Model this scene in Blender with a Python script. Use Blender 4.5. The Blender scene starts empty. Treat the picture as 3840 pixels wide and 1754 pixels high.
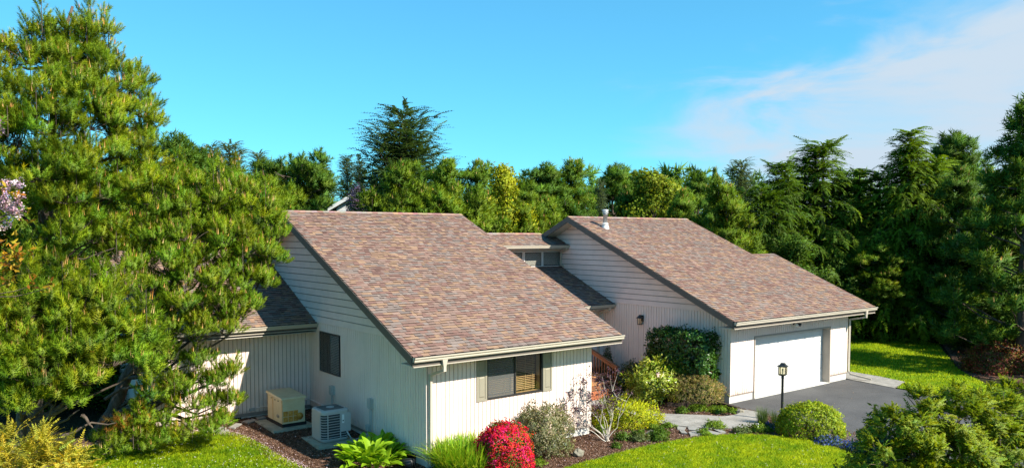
import bpy, math, random
import numpy as np
from mathutils import Vector, Matrix
R = math.radians
sc = bpy.context.scene
col = sc.collection

# ------------------------------------------------------------------ camera
cam_d = bpy.data.cameras.new('camera')
cam = bpy.data.objects.new('camera', cam_d)
col.objects.link(cam)
cam.location = (0, 0, 5.8)
cam.rotation_euler = (R(90 - 3.0), 0, R(52.5 - 90))
cam_d.sensor_width = 36.0
cam_d.lens = 2895 / 3840 * 36.0
cam_d.shift_y = 160 / 3840
cam_d.clip_start = 0.1
cam_d.clip_end = 3000
sc.camera = cam

# ------------------------------------------------------------------ sky
SUN_V = Vector((0.376, -1.0, 0.89)).normalized()      # towards the sun
SUN_EL = math.asin(SUN_V.z)
SUN_AZ = math.atan2(SUN_V.x, SUN_V.y)                  # clockwise from +Y
world = bpy.data.worlds.new('World')
sc.world = world
world.use_nodes = True
wn = world.node_tree
wn.nodes.clear()
w_out = wn.nodes.new('ShaderNodeOutputWorld')
w_bg = wn.nodes.new('ShaderNodeBackground')
w_sky = wn.nodes.new('ShaderNodeTexSky')
w_sky.sky_type = 'NISHITA'
w_sky.sun_disc = False
w_sky.sun_elevation = SUN_EL
w_sky.sun_rotation = SUN_AZ
w_sky.altitude = 0
w_sky.air_density = 1.0
w_sky.dust_density = 0.0
w_sky.ozone_density = 1.6
w_bg.inputs['Strength'].default_value = 0.100
# a clear spring sky: cyan-blue, with one thin bank of drifting cloud
w_tint = wn.nodes.new('ShaderNodeMix'); w_tint.data_type = 'RGBA'; w_tint.blend_type = 'MULTIPLY'
w_tint.inputs[0].default_value = 1.0
w_tint.inputs[7].default_value = (0.37, 1.14, 1.46, 1)
w_gam = wn.nodes.new('ShaderNodeGamma'); w_gam.inputs[1].default_value = 0.68      # softens the contrast between zenith and horizon
wn.links.new(w_sky.outputs[0], w_gam.inputs[0]); wn.links.new(w_gam.outputs[0], w_tint.inputs[6])
w_tc = wn.nodes.new('ShaderNodeTexCoord')
w_map = wn.nodes.new('ShaderNodeMapping'); w_map.vector_type = 'POINT'
w_map.inputs['Rotation'].default_value = (0, 0, R(37.5))   # x = east of the view axis, y = along it
wn.links.new(w_tc.outputs['Generated'], w_map.inputs[0])
w_sep = wn.nodes.new('ShaderNodeSeparateXYZ'); wn.links.new(w_map.outputs[0], w_sep.inputs[0])
def wmath(op, a, b=None, clamp=False):
    n = wn.nodes.new('ShaderNodeMath'); n.operation = op; n.use_clamp = clamp
    for i, v in enumerate((a, b)):
        if v is None: continue
        if isinstance(v, (int, float)): n.inputs[i].default_value = v
        else: wn.links.new(v, n.inputs[i])
    return n.outputs[0]
w_scl = wn.nodes.new('ShaderNodeMapping'); w_scl.inputs['Scale'].default_value = (1.5, 1.5, 5.5)
w_scl.inputs['Rotation'].default_value = (0, R(12), 0)
wn.links.new(w_map.outputs[0], w_scl.inputs[0])
w_noise = wn.nodes.new('ShaderNodeTexNoise'); w_noise.inputs['Scale'].default_value = 3.4
w_noise.inputs['Detail'].default_value = 7; w_noise.inputs['Roughness'].default_value = 0.55
w_noise.inputs['Distortion'].default_value = 0.5
wn.links.new(w_scl.outputs[0], w_noise.inputs[0])
# the bank: to the right of the house, its edge climbing outwards
def wramp(v, lo, hi, a=0., b=1.):
    n = wn.nodes.new('ShaderNodeMapRange'); n.interpolation_type = 'SMOOTHSTEP'
    n.inputs[1].default_value = lo; n.inputs[2].default_value = hi; n.inputs[3].default_value = a; n.inputs[4].default_value = b
    wn.links.new(v, n.inputs[0]); return n.outputs[0]
wob = wmath('MULTIPLY', wmath('SUBTRACT', w_noise.outputs[0], .5), .26)
above = wmath('ADD', wmath('SUBTRACT', wmath('MULTIPLY', w_sep.outputs[0], .30), w_sep.outputs[2]), wob)
edge = wramp(above, -.15, -.045)
side = wramp(wmath('ADD', w_sep.outputs[0], wmath('MULTIPLY', wob, 1.2)), .11, .36)
w_c = wmath('MULTIPLY', wmath('MULTIPLY', edge, side), wramp(w_noise.outputs[0], .25, .6, .6, 1.0), True)
w_mix = wn.nodes.new('ShaderNodeMix'); w_mix.data_type = 'RGBA'
wn.links.new(w_c, w_mix.inputs[0])
wn.links.new(w_tint.outputs[2], w_mix.inputs[6])
w_mix.inputs[7].default_value = (2.6, 3.15, 3.7, 1)
wn.links.new(w_mix.outputs[2], w_bg.inputs['Color'])
wn.links.new(w_bg.outputs[0], w_out.inputs['Surface'])

# ------------------------------------------------------------------ sun
sun_d = bpy.data.lights.new('sun', 'SUN')
sun_d.energy = 4.0
sun_d.angle = R(0.53)
sun_d.color = (1.0, 0.93, 0.81)
sun = bpy.data.objects.new('sun', sun_d)
col.objects.link(sun)
sun.location = (20, -20, 40)
sun.rotation_euler = (-SUN_V).to_track_quat('-Z', 'Y').to_euler()

# ------------------------------------------------------------------ exposure
sc.view_settings.view_transform = 'Standard'
sc.view_settings.look = 'None'
sc.view_settings.gamma = 1.0
sc.view_settings.use_curve_mapping = False
sc.view_settings.exposure = 1.25
sc.render.engine = 'CYCLES'
cy = sc.cycles
cy.max_bounces = 8; cy.diffuse_bounces = 4; cy.glossy_bounces = 3
cy.transmission_bounces = 4; cy.transparent_max_bounces = 8
cy.caustics_reflective = False; cy.caustics_refractive = False
cy.sample_clamp_indirect = 6.0

# ------------------------------------------------------------------ helpers
ORG = {}                                     # object -> world position of its local origin
def setp(o, label=None, cat=None, group=None, kind=None):
    if label: o['label'] = label
    if cat: o['category'] = cat
    if group: o['group'] = group
    if kind: o['kind'] = kind
    return o
def empty(name, loc, label=None, cat=None, group=None):
    o = bpy.data.objects.new(name, None); col.objects.link(o)
    o.empty_display_size = 0.2
    o.location = loc; ORG[o] = np.array(loc, float)
    return setp(o, label, cat, group)
def link(name, me, mat, parent=None, **kw):
    o = bpy.data.objects.new(name, me); col.objects.link(o)
    if parent is not None: o.parent = parent
    if mat is not None and not me.materials:
        for m in (mat if isinstance(mat, (list, tuple)) else [mat]): me.materials.append(m)
    return setp(o, **kw)
class MB:
    """collects faces in world coordinates; build() makes ONE mesh object"""
    def __init__(s): s.v = []; s.f = []; s.c = []; s.m = []; s.sm = []; s.cc = (1, 1, 1); s.mm = 0; s.smooth = False
    def add(s, vs, fs):
        b = len(s.v); s.v.extend(vs); s.c.extend([s.cc] * len(vs))
        for f in fs: s.f.append([b + i for i in f]); s.m.append(s.mm); s.sm.append(s.smooth)
        return s
    def box(s, x0, x1, y0, y1, z0, z1):
        return s.add([(x0,y0,z0),(x1,y0,z0),(x1,y1,z0),(x0,y1,z0),(x0,y0,z1),(x1,y0,z1),(x1,y1,z1),(x0,y1,z1)],
              [(0,3,2,1),(4,5,6,7),(0,1,5,4),(1,2,6,5),(2,3,7,6),(3,0,4,7)])
    def hexa(s, p): return s.add(p, [(0,3,2,1),(4,5,6,7),(0,1,5,4),(1,2,6,5),(2,3,7,6),(3,0,4,7)])
    def prism(s, poly, d):
        """planar polygon (3D points) extruded by vector d"""
        n = len(poly); q = [tuple(np.add(p, d)) for p in poly]
        return s.add([tuple(p) for p in poly] + q, [tuple(range(n - 1, -1, -1)), tuple(range(n, 2 * n))] +
              [(i, (i + 1) % n, n + (i + 1) % n, n + i) for i in range(n)])
    def tube(s, path, rad, n=6, caps=True):
        path = [np.array(p, float) for p in path]
        if not hasattr(rad, '__len__'): rad = [rad] * len(path)
        rings = []; prev = None
        for i, p in enumerate(path):
            d = path[min(i + 1, len(path) - 1)] - path[max(i - 1, 0)]
            d = d / (np.linalg.norm(d) + 1e-9)
            if prev is None:
                a = np.array((0, 0, 1.0)) if abs(d[2]) < .9 else np.array((1.0, 0, 0))
                u = np.cross(d, a)
            else: u = prev - d * (prev @ d)
            u = u / (np.linalg.norm(u) + 1e-9); prev = u; w = np.cross(d, u)
            rings.append([tuple(p + rad[i] * (math.cos(2 * math.pi * k / n) * u + math.sin(2 * math.pi * k / n) * w)) for k in range(n)])
        vs = [v for r in rings for v in r]; fs = []
        for i in range(len(path) - 1):
            for k in range(n):
                fs.append((i * n + k, i * n + (k + 1) % n, (i + 1) * n + (k + 1) % n, (i + 1) * n + k))
        if caps: fs += [tuple(range(n - 1, -1, -1)), tuple((len(path) - 1) * n + k for k in range(n))]
        return s.add(vs, fs)
    def bar(s, a, b, w, h):
        """rectangular bar from a to b; w horizontal width, h thickness"""
        a = np.array(a, float); b = np.array(b, float); d = b - a; d /= np.linalg.norm(d)
        u = np.cross(d, (0, 0, 1.0))
        if np.linalg.norm(u) < 1e-3: u = np.array((1.0, 0, 0))
        u /= np.linalg.norm(u); v = np.cross(u, d); u = u * w / 2; v = v * h / 2
        return s.hexa([tuple(a-u-v),tuple(a+u-v),tuple(b+u-v),tuple(b-u-v),tuple(a-u+v),tuple(a+u+v),tuple(b+u+v),tuple(b-u+v)])
    def lathe(s, c, prof, n=16):
        vs = []; fs = []
        for (r, z) in prof:
            for k in range(n): vs.append((c[0] + r * math.cos(2*math.pi*k/n), c[1] + r * math.sin(2*math.pi*k/n), c[2] + z))
        m = len(prof)
        for i in range(m - 1):
            for k in range(n): fs.append((i*n+k, i*n+(k+1)%n, (i+1)*n+(k+1)%n, (i+1)*n+k))
        fs += [tuple(range(n-1,-1,-1)), tuple((m-1)*n+k for k in range(n))]
        return s.add(vs, fs)
    def build(s, name, mat, parent=None, **kw):
        off = ORG.get(parent, np.zeros(3))
        v = np.array(s.v, float) - off
        me = bpy.data.meshes.new(name)
        me.from_pydata(v.tolist(), [], s.f)
        if any(s.m): me.polygons.foreach_set('material_index', s.m)
        if any(s.sm): me.polygons.foreach_set('use_smooth', s.sm)
        if any(c != (1, 1, 1) for c in s.c):
            a = me.color_attributes.new('Col', 'FLOAT_COLOR', 'POINT')
            a.data.foreach_set('color', np.c_[np.array(s.c, float), np.ones(len(s.c))].ravel())
        me.update()
        o = link(name, me, mat, parent, **kw)
        ORG[o] = off
        return o
def tri_mesh(name, V, T, C, mat, parent=None, N=None, **kw):
    """numpy triangles -> one mesh object"""
    off = ORG.get(parent, np.zeros(3))
    V = np.asarray(V, np.float32) - off.astype(np.float32)
    T = np.asarray(T, np.int32)
    me = bpy.data.meshes.new(name)
    me.vertices.add(len(V)); me.vertices.foreach_set('co', V.ravel())
    me.loops.add(T.size); me.loops.foreach_set('vertex_index', T.ravel())
    me.polygons.add(len(T))
    me.polygons.foreach_set('loop_start', np.arange(0, T.size, 3, dtype=np.int32))
    me.polygons.foreach_set('loop_total', np.full(len(T), 3, np.int32))
    a = me.color_attributes.new('Col', 'FLOAT_COLOR', 'POINT')
    a.data.foreach_set('color', np.c_[np.asarray(C, np.float32), np.ones(len(V), np.float32)].ravel())
    if N is not None:                          # normals follow the leaf mass, as soft needles scatter light
        me.polygons.foreach_set('use_smooth', np.ones(len(T), bool))
        na = me.attributes.new('custom_normal', 'FLOAT_VECTOR', 'POINT'); na.data.foreach_set('vector', np.asarray(N, np.float32).ravel())
    me.update()
    o = link(name, me, mat, parent, **kw)
    ORG[o] = off
    return o

# ------------------------------------------------------------------ materials
def newmat(name):
    m = bpy.data.materials.new(name); m.use_nodes = True
    nt = m.node_tree; nt.nodes.clear()
    out = nt.nodes.new('ShaderNodeOutputMaterial'); b = nt.nodes.new('ShaderNodeBsdfPrincipled')
    nt.links.new(b.outputs[0], out.inputs[0])
    return m, nt, b, out
def noise(nt, scale, detail=4, rough=.55, coord='Object', stretch=None):
    tc = nt.nodes.new('ShaderNodeTexCoord'); n = nt.nodes.new('ShaderNodeTexNoise')
    n.inputs['Scale'].default_value = scale; n.inputs['Detail'].default_value = detail; n.inputs['Roughness'].default_value = rough
    if stretch:
        mp = nt.nodes.new('ShaderNodeMapping'); mp.inputs['Scale'].default_value = stretch
        nt.links.new(tc.outputs[coord], mp.inputs[0]); nt.links.new(mp.outputs[0], n.inputs[0])
    else: nt.links.new(tc.outputs[coord], n.inputs[0])
    return n
def ramp(nt, fac, stops):
    r = nt.nodes.new('ShaderNodeValToRGB'); e = r.color_ramp.elements
    while len(e) < len(stops): e.new(0.5)
    for i, (p, c) in enumerate(stops): e[i].position = p; e[i].color = (*c, 1)
    nt.links.new(fac, r.inputs[0]); return r
def mul(nt, a, b, fac=1.0, mode='MULTIPLY'):
    m = nt.nodes.new('ShaderNodeMix'); m.data_type = 'RGBA'; m.blend_type = mode
    m.inputs[0].default_value = fac
    for i, v in ((6, a), (7, b)):
        if isinstance(v, tuple): m.inputs[i].default_value = (*v, 1)
        else: nt.links.new(v, m.inputs[i])
    return m.outputs[2]
def bump(nt, b, h, strength=.3, dist=.02):
    n = nt.nodes.new('ShaderNodeBump'); n.inputs['Strength'].default_value = strength; n.inputs['Distance'].default_value = dist
    nt.links.new(h, n.inputs['Height']); nt.links.new(n.outputs[0], b.inputs['Normal'])
def plain(name, c, rough=.6, var=.12, scale=6., metal=0, spec=.4, stretch=None, bmp=0, bscale=None, coord='Object'):
    m, nt, b, out = newmat(name)
    n = noise(nt, scale, 5, .6, coord, stretch)
    lo = tuple(x * (1 - var) for x in c); hi = tuple(min(1, x * (1 + var)) for x in c)
    r = ramp(nt, n.outputs[0], [(.3, lo), (.7, hi)])
    nt.links.new(r.outputs[0], b.inputs['Base Color'])
    b.inputs['Roughness'].default_value = rough; b.inputs['Metallic'].default_value = metal
    b.inputs['Specular IOR Level'].default_value = spec
    if bmp:
        n2 = noise(nt, bscale or scale * 6, 4, .6, coord); bump(nt, b, n2.outputs[0], bmp, .01)
    return m
def colmat(name, rough=.7, spec=.2, var=.15, scale=30., bmp=0, bscale=80, trans=0., objvar=0., streak=False):
    """base colour from the mesh's own colour attribute, with fine grain"""
    m, nt, b, out = newmat(name)
    at = nt.nodes.new('ShaderNodeAttribute'); at.attribute_name = 'Col'
    c = at.outputs['Color']
    if var:
        n = noise(nt, scale, 3, .6)
        r = ramp(nt, n.outputs[0], [(.25, (1 - var,) * 3), (.75, (1 + var,) * 3)])
        c = mul(nt, c, r.outputs[0])
    if streak:                                 # weathering runs and blotches
        ns = noise(nt, .9, 5, .65, 'Object', (2.2, .5, .5)); rs = ramp(nt, ns.outputs[0], [(.3, (.84, .84, .85)), (.7, (1.1, 1.09, 1.07))]); c = mul(nt, c, rs.outputs[0])
    if objvar:
        oi = nt.nodes.new('ShaderNodeObjectInfo')
        r = ramp(nt, oi.outputs['Random'], [(0, (1 - objvar, 1 - objvar * .8, 1 - objvar * .3)), (.5, (1, 1, 1)), (1, (1 + objvar * 1.1, 1 + objvar * .7, 1 - objvar * .2))])
        c = mul(nt, c, r.outputs[0])
    nt.links.new(c, b.inputs['Base Color'])
    b.inputs['Roughness'].default_value = rough; b.inputs['Specular IOR Level'].default_value = spec
    if bmp:
        n2 = noise(nt, bscale, 3, .6); bump(nt, b, n2.outputs[0], bmp, .01)
    if trans:
        t = nt.nodes.new('ShaderNodeBsdfTranslucent'); mx = nt.nodes.new('ShaderNodeMixShader')
        tc = mul(nt, c, (1.25, 1.15, .6))
        nt.links.new(tc, t.inputs[0]); mx.inputs[0].default_value = trans
        nt.links.new(b.outputs[0], mx.inputs[1]); nt.links.new(t.outputs[0], mx.inputs[2]); nt.links.new(mx.outputs[0], out.inputs[0])
    return m
M = {}
def siding_mat():
    m, nt, b, out = newmat('painted_siding')
    n = noise(nt, 3.0, 5, .6, 'Object', (6, 6, .5))
    r = ramp(nt, n.outputs[0], [(.25, (.82, .665, .585)), (.75, (.89, .73, .65))])
    n2 = noise(nt, 1.1, 4, .6)
    r2 = ramp(nt, n2.outputs[0], [(.3, (.93, .93, .92)), (.7, (1.04, 1.04, 1.04))])
    # splash-back dirt along the foot of the boards
    tc = nt.nodes.new('ShaderNodeTexCoord'); sp = nt.nodes.new('ShaderNodeSeparateXYZ'); nt.links.new(tc.outputs['Object'], sp.inputs[0])
    n4 = noise(nt, 5, 5, .7); ad = nt.nodes.new('ShaderNodeMath'); ad.operation = 'MULTIPLY_ADD'; ad.inputs[1].default_value = .9
    nt.links.new(n4.outputs[0], ad.inputs[0]); nt.links.new(sp.outputs[2], ad.inputs[2])
    r4 = ramp(nt, ad.outputs[0], [(.55, (.66, .60, .52)), (.95, (1, 1, 1))])
    nt.links.new(mul(nt, mul(nt, r.outputs[0], r2.outputs[0]), r4.outputs[0]), b.inputs['Base Color'])
    b.inputs['Roughness'].default_value = .75; b.inputs['Specular IOR Level'].default_value = .25
    n3 = noise(nt, 60, 3, .6, 'Object', (3, 3, .15)); bump(nt, b, n3.outputs[0], .25, .004)
    return m
M['siding'] = siding_mat()
M['groove'] = plain('dark_groove', (.30, .245, .21), .9, .15, 4)  # sheathing darker than the boards, showing as lines in the gaps
M['clapboard'] = plain('painted_clapboard', (.84, .675, .61), .75, .06, 2.5, spec=.25, bmp=.15, bscale=40)
M['fascia'] = plain('dark_grey_fascia_paint', (.115, .095, .08), .6, .12, 3)
M['gutter'] = plain('beige_gutter_enamel', (.50, .445, .36), .4, .05, 3, spec=.5)
M['soffit'] = plain('soffit_paint', (.52, .48, .42), .8, .08, 3)
M['concrete'] = plain('weathered_concrete', (.40, .385, .35), .9, .25, 2.2, bmp=.3, bscale=60)
M['foundation'] = plain('foundation_concrete', (.58, .56, .51), .9, .14, 1.6, bmp=.2, bscale=50)
M['white'] = plain('white_enamel', (.66, .65, .62), .45, .03, 2)
M['trim_tan'] = plain('tan_trim_paint', (.36, .31, .26), .7, .08, 3)
M['shutter'] = plain('olive_beige_shutter', (.28, .255, .19), .6, .05, 3)
M['bronze'] = plain('dark_bronze_frame', (.025, .024, .025), .4, .1, 5, spec=.5)
M['shingle'] = colmat('asphalt_shingle', .92, .15, .22, 55, .5, 160, streak=True)
M['deckdark'] = plain('roof_underlay', (.03, .026, .026), .95, .1)
M['room'] = plain('interior_wall_paint', (.22, .16, .10), .8, .1)
M['blind'] = plain('wood_blind_slat', (.55, .36, .17), .5, .12, 4)
M['blind_grey'] = plain('grey_blind_slat', (.62, .58, .52), .6, .08, 4)
M['cloth'] = plain('white_linen', (.80, .80, .80), .85, .05, 8)
M['metal'] = plain('galvanised_pipe', (.52, .53, .53), .45, .1, 5, metal=.25, spec=.5)
M['black'] = plain('black_powder_coat', (.018, .021, .022), .45, .15, 5, spec=.5)
M['plastic_grey'] = plain('grey_electrical_box', (.42, .42, .40), .55, .08, 5)
M['dark'] = plain('dark_void', (.012, .012, .012), .9, .1)
M['red_wood'] = plain('stained_redwood', (.21, .088, .042), .65, .25, 3, stretch=(1, 8, 8), bmp=.2)
def glass_mat(name, tint, gl):
    m, nt, b, out = newmat(name); nt.nodes.remove(b)
    tr = nt.nodes.new('ShaderNodeBsdfTransparent'); tr.inputs[0].default_value = (*tint, 1)
    g = nt.nodes.new('ShaderNodeBsdfGlossy'); g.inputs['Roughness'].default_value = .02
    lw = nt.nodes.new('ShaderNodeLayerWeight'); lw.inputs[0].default_value = .5
    pw = nt.nodes.new('ShaderNodeMath'); pw.operation = 'POWER'; pw.inputs[1].default_value = 5
    nt.links.new(lw.outputs['Facing'], pw.inputs[0])
    mt = nt.nodes.new('ShaderNodeMath'); mt.operation = 'MULTIPLY_ADD'; mt.inputs[1].default_value = .9; mt.inputs[2].default_value = .045 * gl; mt.use_clamp = True
    nt.links.new(pw.outputs[0], mt.inputs[0])
    mx = nt.nodes.new('ShaderNodeMixShader'); nt.links.new(mt.outputs[0], mx.inputs[0])
    nt.links.new(tr.outputs[0], mx.inputs[1]); nt.links.new(g.outputs[0], mx.inputs[2]); nt.links.new(mx.outputs[0], out.inputs[0])
    return m
M['glass'] = glass_mat('window_glass', (.9, .91, .9), 1.0)
M['lampglass'] = glass_mat('lantern_glass', (.85, .82, .7), 1.2)
def screen_mat():
    m, nt, b, out = newmat('insect_screen')
    b.inputs['Base Color'].default_value = (.16, .165, .16, 1); b.inputs['Roughness'].default_value = .8
    tr = nt.nodes.new('ShaderNodeBsdfTransparent')
    mx = nt.nodes.new('ShaderNodeMixShader'); mx.inputs[0].default_value = .36
    nt.links.new(tr.outputs[0], mx.inputs[1]); nt.links.new(b.outputs[0], mx.inputs[2]); nt.links.new(mx.outputs[0], out.inputs[0])
    return m
M['screen'] = screen_mat()

# ------------------------------------------------------------------ ground
def gz(x, y):
    """gentle rise of the garden towards the left rear of the house"""
    t = min(1., max(0., (y - 17.5) / 5.5)); u = min(1., max(0., (17.5 - x) / 1.5))
    return .2 * t * t * (3 - 2 * t) * u
def mulch_mat(name, dark, mid, light, bits):
    m, nt, b, out = newmat(name)
    v = nt.nodes.new('ShaderNodeTexVoronoi'); v.inputs['Scale'].default_value = 32; v.inputs['Randomness'].default_value = 1
    tc = nt.nodes.new('ShaderNodeTexCoord'); mp = nt.nodes.new('ShaderNodeMapping'); mp.inputs['Scale'].default_value = (1, 1.6, 1)
    nt.links.new(tc.outputs['Object'], mp.inputs[0]); nt.links.new(mp.outputs[0], v.inputs['Vector'])
    sepc = nt.nodes.new('ShaderNodeSeparateColor'); nt.links.new(v.outputs['Color'], sepc.inputs[0])
    r = ramp(nt, sepc.outputs[0], [(0, dark), (.45, mid), (.85, light), (1, bits)])
    n = noise(nt, 1.3, 4, .6); r2 = ramp(nt, n.outputs[0], [(.3, (.7, .7, .7)), (.7, (1.2, 1.2, 1.2))])
    nt.links.new(mul(nt, r.outputs[0], r2.outputs[0]), b.inputs['Base Color'])
    b.inputs['Roughness'].default_value = .95; b.inputs['Specular IOR Level'].default_value = .1
    bump(nt, b, v.outputs['Distance'], .8, .03)
    return m
M['mulch'] = mulch_mat('bark_mulch', (.04, .02, .012), (.11, .056, .034), (.19, .11, .075), (.34, .25, .20))
M['duff'] = mulch_mat('forest_floor', (.012, .011, .006), (.025, .022, .012), (.05, .042, .022), (.08, .07, .04))
def lawn_mat():
    m, nt, b, out = newmat('lawn_turf')
    n = noise(nt, 2.2, 6, .7); r = ramp(nt, n.outputs[0], [(.25, (.085, .165, .006)), (.55, (.15, .24, .009)), (.8, (.23, .30, .012))])
    n2 = noise(nt, 45, 3, .7); r2 = ramp(nt, n2.outputs[0], [(.3, (.65, .65, .65)), (.7, (1.25, 1.25, 1.25))])
    nt.links.new(mul(nt, r.outputs[0], r2.outputs[0]), b.inputs['Base Color'])
    b.inputs['Roughness'].default_value = .8; b.inputs['Specular IOR Level'].default_value = .15
    bump(nt, b, n2.outputs[0], .8, .03)
    return m
M['lawn'] = lawn_mat()
def asphalt_mat():
    m, nt, b, out = newmat('asphalt')
    n = noise(nt, .55, 5, .6); r = ramp(nt, n.outputs[0], [(.3, (.060, .060, .061)), (.7, (.100, .099, .098))])
    n2 = noise(nt, 220, 2, .6); r2 = ramp(nt, n2.outputs[0], [(.3, (.75, .75, .75)), (.7, (1.3, 1.3, 1.3))])
    # a faint sealed crack running across the drive
    w = nt.nodes.new('ShaderNodeTexWave'); w.wave_type = 'BANDS'; w.bands_direction = 'Y'
    w.inputs['Scale'].default_value = .075; w.inputs['Distortion'].default_value = 2.4; w.inputs['Detail'].default_value = 4; w.inputs['Detail Scale'].default_value = 1.4
    tc = nt.nodes.new('ShaderNodeTexCoord'); nt.links.new(tc.outputs['Object'], w.inputs[0])
    r3 = ramp(nt, w.outputs[0], [(0, (1, 1, 1)), (.492, (1, 1, 1)), (.5, (.72, .72, .72)), (.508, (1, 1, 1))])
    nt.links.new(mul(nt, mul(nt, r.outputs[0], r2.outputs[0]), r3.outputs[0]), b.inputs['Base Color'])
    b.inputs['Roughness'].default_value = .85; b.inputs['Specular IOR Level'].default_value = .3
    bump(nt, b, n2.outputs[0], .4, .006)
    return m
M['asphalt'] = asphalt_mat()

def grid_sheet(name, x0, x1, y0, y1, nx, ny, mat, dz=0., far=None, **kw):
    mb = MB(); xs = np.linspace(x0, x1, nx); ys = np.linspace(y0, y1, ny)
    if far is not None: xs = np.r_[far[0], xs, far[1]]; ys = np.r_[far[2], ys, far[3]]
    vs = [(x, y, gz(x, y) + dz) for y in ys for x in xs]; n = len(xs)
    mb.add(vs, [(j*n+i, j*n+i+1, (j+1)*n+i+1, (j+1)*n+i) for j in range(len(ys)-1) for i in range(n-1)])
    return mb.build(name, mat, **kw)
grid_sheet('ground', -6, 50, -2, 60, 113, 125, M['duff'], -.012, (-900, 1200, -900, 1200), kind='structure')
grid_sheet('mulch_bed', 3.0, 22.1, 11.2, 24.2, 60, 44, M['mulch'], 0., kind='structure')
mb = MB(); mb.prism([(34.6, 10, .004), (46, 10, .004), (46, 19, .004), (43.4, 18.6, .004), (36.3, 14.9, .004), (34.4, 13.6, .004)], (0, 0, .006)); mb.build('mulch_bed', M['mulch'], kind='structure')

from mathutils.geometry import tessellate_polygon
def sheet(name, poly, mat, z=0.006, thick=0., step=.5, **kw):
    """flat sheet following the ground; poly is a list of (x, y)"""
    mb = MB()
    P = [Vector((x, y, 0)) for x, y in poly]
    tris = tessellate_polygon([P])
    vs = [(p.x, p.y, gz(p.x, p.y) + z) for p in P]
    mb.add(vs, [tuple(t) if (P[t[1]]-P[t[0]]).cross(P[t[2]]-P[t[0]]).z > 0 else tuple(reversed(t)) for t in tris])
    if thick:
        n = len(P)
        mb.add(vs + [(x, y, zz - thick) for x, y, zz in vs], [(i, n + i, n + (i + 1) % n, (i + 1) % n) for i in range(n)] + [((i + 1) % n, n + (i + 1) % n, n + i, i) for i in range(n)])
    return mb.build(name, mat, **kw)
def spline(pts, n=8, closed=False):
    out = []; k = len(pts)
    for i in range(k if closed else k - 1):
        p0, p1, p2, p3 = (pts[(i + j - 1) % k] if closed else pts[min(max(i + j - 1, 0), k - 1)] for j in range(4))
        for t in np.linspace(0, 1, n, endpoint=False):
            out.append(tuple(.5 * (2*np.array(p1) + (np.array(p2)-np.array(p0))*t + (2*np.array(p0)-5*np.array(p1)+4*np.array(p2)-np.array(p3))*t*t + (-np.array(p0)+3*np.array(p1)-3*np.array(p2)+np.array(p3))*t**3)))
    if not closed: out.append(tuple(pts[-1]))
    return out
sheet('driveway', [(21.9, 16.42), (23.5, 16.42), (28.4, 16.42), (29.69, 16.43), (29.35, 14.2), (29.0, 9), (28.8, 0), (20.2, 0), (20.35, 10.5), (20.9, 12.2), (21.5, 13.6), (21.72, 15.0)], M['asphalt'], .010, kind='structure')
EDGE_F = spline([(10.0, 12.6), (11.4, 13.95), (12.72, 14.28), (13.91, 14.36), (15.49, 14.43), (17.01, 14.28), (18.35, 13.92), (19.27, 13.22), (19.72, 12.31), (19.8, 11.54), (19.5, 10.6)], 6)
LAWN_F = EDGE_F + [(19.0, 6), (18.5, 1), (4, 1), (4, 10), (8, 11.8)]
EDGE_L = spline([(3.2, 22.9), (4.62, 23.0), (5.6, 23.05), (6.39, 22.62), (6.96, 22.0), (7.2, 20.88), (7.3, 19.38), (7.42, 18.4), (7.6, 17.0), (7.9, 15)], 6)
LAWN_L = EDGE_L + [(7.0, 13), (1, 13), (-3, 22)]
LAWN_R = [(30.0, 16.95), (31.46, 17.26), (31.27, 15.82), (30.91, 14.6), (29.5, 14.25), (29.3, 11), (31.5, 11.2), (34.3, 13.6), (36.3, 15.0), (43.3, 18.8), (44.2, 21), (43.4, 23.9), (39, 27), (30.0, 27)]
sheet('lawn', LAWN_F, M['lawn'], .018, .03, kind='structure')
sheet('lawn', LAWN_R, M['lawn'], .02, .03, kind='structure')
# left lawn: strips so that it follows the slope
def strip_lawn():
    mb = MB(); E = EDGE_L; inner = [(-2.5, 22.5 - .55 * i * 10 / len(E)) for i in range(len(E))]
    n = len(E); vs = []; K = 14
    for (a, b) in zip(E, inner):
        for k in range(K): 
            t = k / (K - 1); x = a[0]*(1-t)+b[0]*t; y = a[1]*(1-t)+b[1]*t
            vs.append((x, y, gz(x, y) + .018 - (.03 if k == 0 else 0)))
    mb.add(vs, [(i*K+k, (i+1)*K+k, (i+1)*K+k+1, i*K+k+1)[::-1] for i in range(n-1) for k in range(K-1)])
    return mb.build('lawn', M['lawn'], kind='structure')
strip_lawn()
WALK_UP = [(20.3, 20.2), (19.9, 19.0), (19.44, 18.12), (19.05, 17.13), (19.16, 16.69), (19.99, 15.81), (20.3, 15.38), (20.9, 15.25), (21.62, 15.53), (21.72, 15.0)]
WALK_LO = [(21.4, 14.6), (20.7, 14.18), (20.07, 13.98), (19.44, 14.09), (18.59, 14.83), (18.24, 15.39), (18.07, 15.73), (18.03, 16.33), (18.2, 17.03), (18.3, 18.46), (18.0, 20.2)]
def walk_mat():
    m, nt, b, out = newmat('exposed_aggregate')
    n = noise(nt, 3.0, 6, .65); r = ramp(nt, n.outputs[0], [(.28, (.20, .19, .165)), (.6, (.33, .31, .275)), (.8, (.42, .40, .36))])
    n2 = noise(nt, 120, 2, .7); r2 = ramp(nt, n2.outputs[0], [(.3, (.6, .6, .6)), (.7, (1.35, 1.35, 1.35))])
    nt.links.new(mul(nt, r.outputs[0], r2.outputs[0]), b.inputs['Base Color']); b.inputs['Roughness'].default_value = .9
    bump(nt, b, n2.outputs[0], .5, .01); return m
M['walk'] = walk_mat()
sheet('path', spline(WALK_UP, 4) + spline(WALK_LO, 4), M['walk'], .035, .05, kind='structure')
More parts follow.
